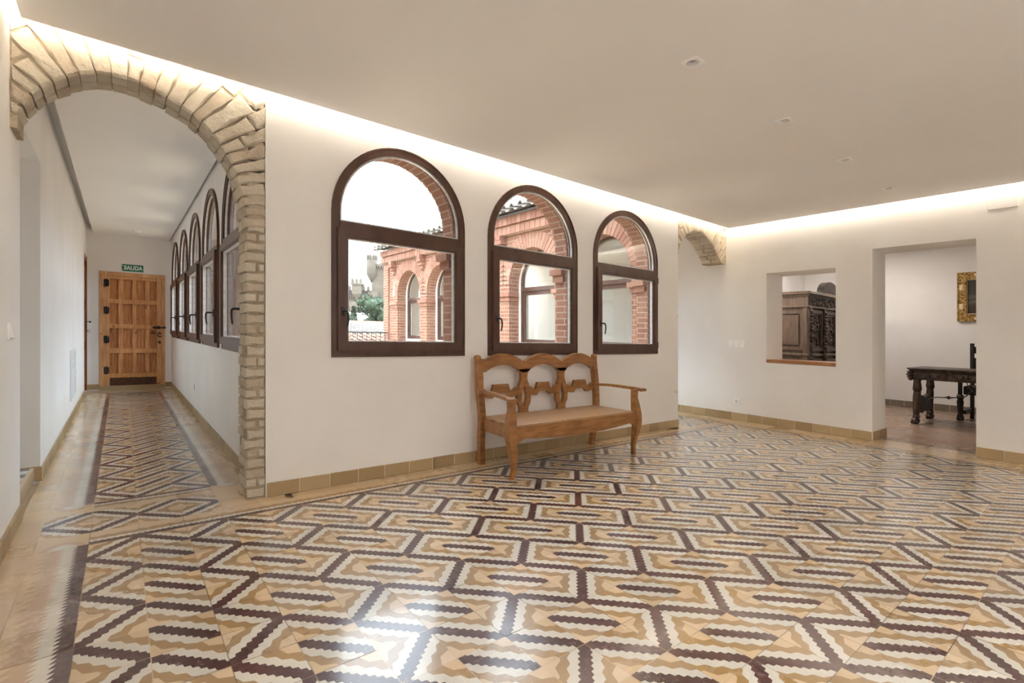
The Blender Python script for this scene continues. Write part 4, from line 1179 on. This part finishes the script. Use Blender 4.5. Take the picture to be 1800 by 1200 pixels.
for s, y in ((1, TY1 - 0.11), (-1, TY0 + 0.11)):
    mb = MB(); ym = -2.35
    mb.tube(smooth_path([(8.15, y, 0.27), (8.15, y - 0.10 * s, 0.345), (8.15, y - 0.26 * s, 0.362), (8.15, y - 0.42 * s, 0.39), (8.15, ym + 0.22 * s, 0.45), (8.15, ym + 0.06 * s, 0.60)], 8), 0.007, 8)
    mb.lathe((8.15, y - 0.26 * s, 0.362), [(0.004, -0.05), (0.011, -0.02), (0.026, -0.004), (0.026, 0.004), (0.011, 0.02), (0.004, 0.05)], 12, ax='y')
    mb.tube(smooth_path([(8.15, y - 0.44 * s, 0.60), (8.15, y - 0.47 * s, 0.52), (8.15, y - 0.56 * s, 0.42), (8.15, y - 0.62 * s, 0.405)], 6), 0.006, 8)
    mb.build('iron_brace', GREYIRON, t)

t = thing('carved_armchair', 'dark high-backed wooden armchair behind the carved table', 'armchair', (8.97, -2.2, 0))
for y in (-1.998, -2.44):
    mb = MB(); mb.box(9.17, 9.222, y - 0.022, y + 0.022, 0, 1.115, 0, c=0.005); mb.build('rear_leg', OAKD, t)
    mb = MB(); yy = y + 0.062 if y > -2.2 else y - 0.062
    mb.box(8.725, 8.775, yy - 0.022, yy + 0.022, 0.36, 0.66, 0, c=0.004)
    mb.lathe((8.75, yy, 0.0), [(0.036, 0.0), (0.044, 0.03), (0.036, 0.075), (0.024, 0.10), (0.030, 0.13), (0.034, 0.20), (0.040, 0.27), (0.030, 0.30), (0.042, 0.32), (0.036, 0.37)], 14)
    for q in (-1, 0, 1): mb.blob((8.712, yy + 0.022 * q, 0.022), (0.02, 0.013, 0.022), 0, 6)
    mb.build('front_leg', OAKD, t)
    mb = MB(); mb.box(8.70, 9.19, yy - 0.035 if y > -2.2 else yy - 0.025, yy + 0.025 if y > -2.2 else yy + 0.035, 0.655, 0.69, 0, c=0.006); mb.build('arm', OAKD, t)
    mb = MB(); mb.box(8.76, 9.19, min(y, yy), max(y, yy) * 1.0 + 0.012, 0.094, 0.150); mb.build('stretcher', OAKD, t)
mb = MB(); mb.box(8.74, 9.19, -2.46, -1.97, 0.375, 0.50, 0, c=0.012); mb.build('seat', OAKD, t)
for z0, z1 in ((0.965, 1.065), (0.66, 0.90)):
    mb = MB(); mb.box(9.185, 9.212, -2.43, -2.01, z0, z1, 0, c=0.004); mb.build('back_rail', OAKD, t)

t = thing('framed_painting', 'dark landscape painting in a wide gilt frame beyond the doorway', 'painting', (XQ, -2.11, 1.855))
PY0, PY1, PZ0, PZ1 = -2.494, -1.726, 1.466, 2.245
mb = MB()
rp = lambda e: [(PY0 + e, PZ0 + e), (PY1 - e, PZ0 + e), (PY1 - e, PZ1 - e), (PY0 + e, PZ1 - e)]
mb.ring(rp(0), rp(0.090), XQ - 0.045, XQ, YZ); mb.ring(rp(0.0), rp(0.016), XQ - 0.056, XQ - 0.04, YZ); mb.ring(rp(0.078), rp(0.112), XQ - 0.058, XQ - 0.01, YZ)
mb.build('gilt_frame', GILT, t)
mb = MB(); mb.ring(rp(0.110), rp(0.124), XQ - 0.034, XQ - 0.008, YZ); mb.build('slip', IVORY, t)
mb = MB(); mb.box(XQ - 0.02, XQ - 0.012, PY0 + 0.12, PY1 - 0.12, PZ0 + 0.12, PZ1 - 0.12); mb.build('canvas', PAINTING, t)
for k in range(2):
    zz = PZ0 + 0.233 + 0.305 * k
    for yy in (PY0 + 0.047, PY1 - 0.047):
        mb = MB(); mb.box(XQ - 0.051, XQ - 0.04, yy - 0.026, yy + 0.026, zz - 0.046, zz + 0.046, 0, c=0.008); mb.build('ivory_plaque', IVORY, t)
    for zz2 in (PZ0 + 0.047, PZ1 - 0.047):
        yy = PY0 + 0.245 + 0.275 * k
        mb = MB(); mb.box(XQ - 0.051, XQ - 0.04, yy - 0.046, yy + 0.046, zz2 - 0.024, zz2 + 0.024, 0, c=0.008); mb.build('ivory_plaque', IVORY, t)

def ceiling_or_fill_lamp(x, y, z, power, col, label, size=0.5, k=1.0):
    t = thing('ceiling_or_fill_lamp', label, 'lamp', (x, y, z))
    mb = MB(); mb.lathe((x, y, z - 0.06 * k), [(0.10 * k, 0), (0.17 * k, 0.02 * k), (0.18 * k, 0.05 * k), (0.18 * k, 0.06 * k)], 24); mb.build('housing', PLASTIC, t)
    if power <= 0: return t
    ld = bpy.data.lights.new('fill_light', 'AREA'); ld.shape = 'DISK'; ld.size = size; ld.energy = power; ld.color = col  # fill light, given only to the added lamps
    lo = bpy.data.objects.new('fill_light', ld); COL.objects.link(lo); lo.parent = t; lo.location = (0, 0, -0.06 * k - 0.01)
    return t
ceiling_or_fill_lamp(8.4, -0.75, 2.70, PARLOUR_FILL_W * 1.3, (1.0, 0.92, 0.84), 'added round fill lamp on the ceiling in the middle of the room beyond the doorway')  # unseen lamp added to brighten the room beyond the doorway
ceiling_or_fill_lamp(6.72, 0.28, 2.70, PARLOUR_FILL_W, (1.0, 0.90, 0.78), 'added round fill lamp on the ceiling right behind the niche wall')  # another added parlour lamp, placed to light the cabinet side

ceiling_or_fill_lamp(0.9, -4.7, ZC, HALL_FILL_W, (1.0, 0.97, 0.95), 'added round fill lamp on the hall ceiling behind the camera', 0.7)  # made-up lamp behind the camera, lifts the brightness of the hall
ceiling_or_fill_lamp(-0.53, 6.62, 2.625, 0.0, (1.0, 0.97, 0.93), 'small round ceiling lamp of the corridor close to the pine door', 0.12, 0.35)
ceiling_or_fill_lamp(5.17, 4.6, 2.60, GALLERY_FILL_W, (1.0, 0.97, 0.94), 'added round fill lamp in the side gallery behind the small brick arch')  # invented lamp out of sight, brightens the gallery walls
# ------------------------------------------------------------------ courtyard: brick arcades
def out(mp, off): return lambda a, z, d: mp(a, z, d + off)
def facade(name, a0, a1, cs, dout, mp, ends):
    """red brick arcade on the courtyard side; dout = outer face (negative d)"""
    mb = MB()
    hw = 0.50 if name != 'wall_courtyard_gallery' else 0.545
    spr = SPR + 0.02 if hw == 0.50 else 1.90
    arcade(mb, a0, a1, -4.4, 2.98, cs, hw, 0.86, spr, -0.086, dout, mp)
    n0 = len(mb.f)
    B = lambda a0, a1, d0, d1, z0, z1, m=1: mb.box(a0, a1, d0, d1, z0, z1, m, lambda a, d, z: mp(a, z, d))
    rr = random.Random(5)
    for c in cs:                                            # voussoirs
        N = int(PI * (hw + 0.12) / 0.072); L = 0.255
        for k in range(N):
            t0, t1 = PI * k / N + 0.010, PI * (k + 1) / N - 0.010
            for r0, r1 in (((0, L * 0.47), (L * 0.5, L)) if k % 2 else ((0, L),)):
                pts = []
                for (r_, t_) in ((r0, t0), (r0, t1), (r1, t1), (r1, t0)):
                    pts.append((c + (hw + r_) * math.cos(t_), spr + (hw + r_) * math.sin(t_)))
                lim = 0.5 * (cs[1] - cs[0]) - 0.006
                pts = clip_poly(pts, c - lim, c + lim, 0, 9)
                if len(pts) > 2 and area(pts) > 0.0004: mb.poly(pts, dout - 0.008 - rr.uniform(0, .003), dout + 0.01, mp, 1)
        mb.ring([(c + (hw + 0.25) * math.cos(PI * k / 24), spr + (hw + 0.25) * math.sin(PI * k / 24)) for k in range(25)],
                [(c + (hw + 0.004) * math.cos(PI * k / 24), spr + (hw + 0.004) * math.sin(PI * k / 24)) for k in range(25)], dout - 0.002, dout + 0.01, mp, 2)
    piers = [(cs[k] + hw, cs[k + 1] - hw) for k in range(len(cs) - 1)] + [(max(a0, cs[0] - hw - 0.30), cs[0] - hw), (cs[-1] + hw, cs[-1] + hw + 0.30)]
    for p, q in piers:                                      # imposts and corbels
        for z0, z1, e in ((1.635, 1.700, 0.022), (1.705, 1.765, 0.048)):
            x = p - e
            while x < q + e - 0.01:
                B(x, min(x + 0.125, q + e) - 0.006, dout - e, -0.12, z0, z1); x += 0.125
        m = (p + q) / 2
        for z0, z1, e, w in ((2.425, 2.487, 0.05, 0.06), (2.493, 2.555, 0.09, 0.075), (2.561, 2.623, 0.13, 0.09), (2.629, 2.70, 0.13, 0.06)):
            B(m - w, m + w, dout - e, dout, z0, z1)
    B(a0, a1, dout - 0.065, dout, 2.700, 2.985, 2)
    for row, (z0, z1, e) in enumerate(((2.705, 2.835, 0.085), (2.845, 2.975, 0.125))):
        a = a0 + (0.05 if row else 0)
        while a < a1 - 0.02:
            B(a, min(a + 0.108, a1), dout - e - rr.uniform(0, .004), dout, z0, z1); a += 0.118
    mb.build(name, [REDBRICK, VOUSS, MORTAR], fix=False)
    o = bpy.data.objects[name]; struct(o)
    return o
facade('wall_courtyard_front', 0.23, 4.25, main_c, -0.25, m_main, 0)
facade('wall_courtyard_corridor', 0.25, 7.75, corr_c, -0.25, m_corr, 0)
facade('wall_courtyard_gallery', 0.25, 7.72, gal_c, -0.29, m_gal, 0)
mb = MB(); mb.box(4.215, 4.30, 7.46, 7.72, -4.4, 2.70)
o = mb.build('wall_courtyard_pilaster', REDBRICK); struct(o)
me = o.data; lay = me.uv_layers.new(name='UVMap')
for p in me.polygons:
    for li in p.loop_indices:
        v = me.vertices[me.loops[li].vertex_index].co; lay.data[li].uv = ((v.y if abs(p.normal.x) > 0.5 else v.x), v.z)

def barrel_roof(mb, a0, a1, run, z0, rise, mp, m=0, pitch=0.20, course=0.36):
    """overlapping curved tiles, eave at d = 0, rising with d"""
    n = int((a1 - a0) / pitch); rows = int(run / course); S = 10
    rr = random.Random(9)
    for j in range(rows):
        d0, d1 = j * course - 0.05, (j + 1) * course
        for i in range(n):
            a = a0 + pitch * i; e = rr.uniform(-0.008, 0.008); ez = rr.uniform(-0.004, 0.004)
            V = []
            for d, k, th in ((d0 + e, 0.058, 0.0), (d1, 0.045, 0.0)):
                zb = z0 + rise * d / run + (0.022 if d == d0 + e else 0.0) + ez
                for q in range(S + 1):
                    t = PI * q / S; V.append(mp(a + 0.055 + k * math.cos(t), zb + k * 1.05 * math.sin(t), d))
                for q in range(S + 1):
                    t = PI * q / S; V.append(mp(a + 0.055 + (k - 0.016) * math.cos(t), zb + (k - 0.016) * 1.05 * math.sin(t) - 0.001, d))
                for q in range(S + 1):        # the channel tile between
                    t = PI * q / S; V.append(mp(a + 0.155 + 0.062 * math.cos(t), zb - 0.020 - 0.042 * math.sin(t), d))
            w = 3 * (S + 1); F = []
            for b in (0, S + 1, 2 * (S + 1)):
                F += [(b + q, b + q + 1, w + b + q + 1, w + b + q) for q in range(S)]
            F += [(q, q + 1, S + 1 + q + 1, S + 1 + q) for q in range(S)]
            mb.mesh(V, F, m, False)
    mb.face([mp(a0, z0 - 0.07, 0.02), mp(a1, z0 - 0.07, 0.02), mp(a1, z0 + rise - 0.07, run), mp(a0, z0 + rise - 0.07, run)], m)
mb = MB(); barrel_roof(mb, 0.0, 7.8, 2.2, 3.045, 0.62, lambda a, z, d: (4.02 + d, a, z)); struct(mb.build('roof_gallery', GREYTILE, fix=False))
mb = MB(); barrel_roof(mb, 0.0, 7.8, 2.2, 3.045, 0.62, lambda a, z, d: (0.46 - d, a, z)); struct(mb.build('roof_corridor', GREYTILE, fix=False))
t = thing('roof_cable', 'thin dark cable on short rods along the tiled courtyard roof', 'cable', (4.7, 2.9, 3.15))
mb = MB(); K = [(4.62, 0.9 + 1.0 * k, 3.50) for k in range(8)]
P = []
for a, b in zip(K, K[1:]):
    for q in range(6): u = q / 6; P.append((a[0], lerp(a[1], b[1], u), lerp(a[2], b[2], u) - 0.05 * math.sin(PI * u)))
mb.tube(P, 0.006, 6); mb.build('cable', CABLE, t)
for k in K[1:7]:
    mb = MB(); mb.tube([(k[0], k[1], 3.22), k], 0.005, 6); mb.build('rod', CABLE, t)

# terrace and railing closing the courtyard
mb = MB(); mb.box(0.23, 4.25, 7.2, 8.8, -0.3, -0.02); struct(mb.build('floor_terrace', GROUNDM))
t = thing('terrace_railing', 'black iron railing at the end of the courtyard', 'railing', (2.3, 7.5, 0))
mb = MB(); mb.box(0.24, 4.21, 7.485, 7.515, 1.045, 1.068); mb.box(0.24, 4.21, 7.49, 7.51, 0.10, 0.115); mb.build('rail', BLACKIRON, t)
for k in range(36):
    x = 0.30 + 0.11 * k
    mb = MB(); mb.tube([(x, 7.5, -0.02), (x, 7.5, 1.05)], 0.008, 6); mb.build('baluster', BLACKIRON, t)

# ------------------------------------------------------------------ the town beyond
U2 = (0.783, -0.622); D2 = (0.622, 0.783)
def far(u, d, z): return (-0.741 + u * U2[0] + d * D2[0], -3.488 + u * U2[1] + d * D2[1], z)
mb = MB()
n = 30
def hz(x, y):
    s = min(max((y - 34) / 70, 0), 1); return -4.45 + 9.5 * s * s * (3 - 2 * s)
V = []
for j in range(n + 1):
    for i in range(n + 1):
        x, y = lerp(-60, 110, i / n), lerp(-40, 190, j / n); V.append((x, y, hz(x, y)))
mb.mesh(V, [(j * (n + 1) + i, j * (n + 1) + i + 1, (j + 1) * (n + 1) + i + 1, (j + 1) * (n + 1) + i) for j in range(n) for i in range(n)], 0, True)
struct(mb.build('ground', GROUNDM, fix=False))

t = thing('castle', 'pale stone castle with battlements and a tall tower on the horizon', 'castle', far(-34, 115, 4))
def merlons(mb, u0, u1, d, z, w=0.55, g=0.5, h=0.75, th=0.45):
    u = u0
    while u + w <= u1 + 0.01:
        mb.box(u, u + w, d, d + th, z, z + h, 0, far)
        mb.mesh([far(u, d, z + h), far(u + w, d, z + h), far(u + w, d + th, z + h), far(u, d + th, z + h), far(u + w / 2, d + th / 2, z + h + 0.45)], [(0, 1, 4), (1, 2, 4), (2, 3, 4), (3, 0, 4)]); u += w + g
mb = MB(); mb.box(-33.6, -25, 118, 128, 2, 16.6, 0, far); mb.box(-33.9, -24.7, 117.6, 128, 16.6, 17.1, 0, far)
u = -33.8
while u < -25: mb.box(u, u + 0.28, 117.5, 118.1, 16.1, 16.6, 0, far); u += 0.55
merlons(mb, -31.6, -25, 117.6, 17.1)
mb.build('keep', CASTLE, t)
mb = MB(); c = far(-33.6, 118.2, 0)
mb.lathe((c[0], c[1], 0), [(0.2, 12.6), (1.25, 14.6), (1.25, 18.1)], 18)
for k in range(8):
    a = 2 * PI * k / 8; q = (c[0] + 1.0 * math.cos(a), c[1] + 1.0 * math.sin(a))
    mb.box(q[0] - 0.28, q[0] + 0.28, q[1] - 0.28, q[1] + 0.28, 18.1, 19.0); mb.mesh([(q[0] - 0.28, q[1] - 0.28, 19.0), (q[0] + 0.28, q[1] - 0.28, 19.0), (q[0] + 0.28, q[1] + 0.28, 19.0), (q[0] - 0.28, q[1] + 0.28, 19.0), (q[0], q[1], 19.5)], [(0, 1, 4), (1, 2, 4), (2, 3, 4), (3, 0, 4)])
mb.build('corner_turret', CASTLE, t)
mb = MB(); mb.box(-46, -31, 110, 114, 1, 10.1, 0, far); merlons(mb, -46, -31, 109.8, 10.1)
u = -46
while u < -31: mb.box(u, u + 0.25, 109.6, 110, 8.3, 8.7, 0, far); u += 0.5
mb.box(-46, -31, 109.75, 110, 8.7, 9.0, 0, far)
mb.build('curtain_wall', CASTLE, t)
mb = MB(); c = far(-33.8, 109.6, 0); c2 = far(-33.3, 109.6, 0)
mb.box(-35.4, -33.4, 108.9, 111, 9.2, 11.5, 0, far); mb.box(-35.6, -33.2, 108.7, 111, 11.2, 11.6, 0, far); merlons(mb, -35.5, -33.2, 108.7, 11.6, 0.5, 0.4)
mb.mesh([far(-35.4, 108.9, 9.2), far(-33.4, 108.9, 9.2), far(-33.4, 110, 9.2), far(-35.4, 110, 9.2), far(-34.4, 110, 7.2)], [(0, 1, 4), (1, 2, 4), (2, 3, 4), (3, 0, 4)])
mb.box(-37, -34.2, 108.2, 110, 1, 7.4, 0, far)
mb.build('wall_turret', CASTLE, t)
for u, z in ((-36.3, 8.9), (-33.0, 8.9), (-36.4, 5.4), (-34.6, 5.2)):
    mb = MB(); mb.box(u, u + 0.7, 109.7 if z > 8 else 108.1, 110.2, z, z + 1.0, 0, far); mb.build('window_slit', OAKD, t)

def tree(u, d, z0, h, rx, label, seed, kind='broad'):
    r = random.Random(seed); b = far(u, d, z0)
    t = thing('tree', label, 'tree', b, 'trees below the castle')
    mb = MB(); mb.tube([b, (b[0], b[1], z0 + h * 0.5)], [0.16, 0.10], 8); mb.build('trunk', BARK, t)
    mb = MB()
    lobes = [(r.uniform(-.6, .6) * rx, r.uniform(-.6, .6) * rx, z0 + h * r.uniform(0.35, 0.86), rx * r.uniform(0.45, 0.7)) for _ in range(14)] if kind == 'broad' else [(0, 0, z0 + h * (0.2 + 0.075 * k), rx * (1 - 0.085 * k)) for k in range(10)]
    for x, y, z, q in lobes:
        for _ in range(150):
            v = Vector((r.gauss(0, 1), r.gauss(0, 1), r.gauss(0, 1))).normalized() * q * r.uniform(0.7, 1.05)
            p = Vector((b[0] + x, b[1] + y, z)) + Vector((v.x, v.y, v.z * 0.8))
            s = r.uniform(0.10, 0.22); a = Vector((r.gauss(0, 1), r.gauss(0, 1), r.gauss(0, 1))).normalized() * s
            c = a.cross(Vector((r.gauss(0, 1), r.gauss(0, 1), r.gauss(0, 1)))).normalized() * s * 0.6
            mb.face([p - a, p - c, p + a, p + c])
        mb.blob((b[0] + x, b[1] + y, z), (q * 0.72, q * 0.72, q * 0.58), 0, 6, 0.12, r)
    mb.build('crown', LEAF, t, fix=False)
tree(-16.6, 60, -1.5, 7.3, 2.1, 'large dark green tree in front of the castle curtain wall', 1)
tree(-13.6, 67, -1.2, 6.6, 1.7, 'dark green tree close beside the brick wing, below the castle tower', 2)
tree(-19.4, 57, -1.2, 4.6, 1.5, 'lower green tree left of the big tree below the castle', 3)
tree(-19.6, 61, -1.0, 5.6, 0.8, 'slim cypress below the castle at the left edge of the window view', 4, 'cypress')
for u, d, h in ((-17.9, 52, 5.9), (-17.1, 50, 6.4)):
    b = far(u, d, -2.5)
    t = thing('street_lamp', 'thin pale street lamp post standing before the trees' if u < -17.5 else 'taller thin street lamp post close to the big tree', 'street lamp', b)
    mb = MB(); mb.tube([b, (b[0], b[1], -2.5 + h)], 0.05, 6); mb.build('post', GRILLE, t)
    mb = MB(); mb.blob((b[0] + 0.2, b[1], -2.5 + h), (0.3, 0.12, 0.08), 0, 6); mb.build('lantern', GRILLE, t)
def house(x0, x1, y0, y1, ze, zr, label, roofm, grp='houses below the castle'):
    t = thing('house', label, 'house', ((x0 + x1) / 2, (y0 + y1) / 2, -4.4), grp)
    ym = (y0 + y1) / 2
    mb = MB(); mb.box(x0, x1, y0 + 0.3, y1 - 0.3, -4.4, ze); mb.build('wall', RENDER, t)
    mb = MB()
    barrel_roof(mb, x0 - 0.2, x1 + 0.2, ym - y0, ze, zr - ze, lambda a, z, d: (a, y0 + d, z), 0, 0.24, 0.6)
    mb.face([(x0 - 0.2, ym, zr), (x1 + 0.2, ym, zr), (x1 + 0.2, y1, ze), (x0 - 0.2, y1, ze)])
    mb.build('roof', roofm, t, fix=False)
house(2.2, 9.5, 10.8, 17.0, 0.42, 0.98, 'near house with terracotta tiled roof just behind the railing', REDTILE)
house(5.5, 15.0, 22.5, 31.0, 0.95, 1.62, 'middle house with long grey tiled roof below the trees', GREYTILE)
house(7.0, 22.0, 38.0, 45.0, 1.55, 2.05, 'farthest house showing a thin orange roof line under the trees', REDTILE)
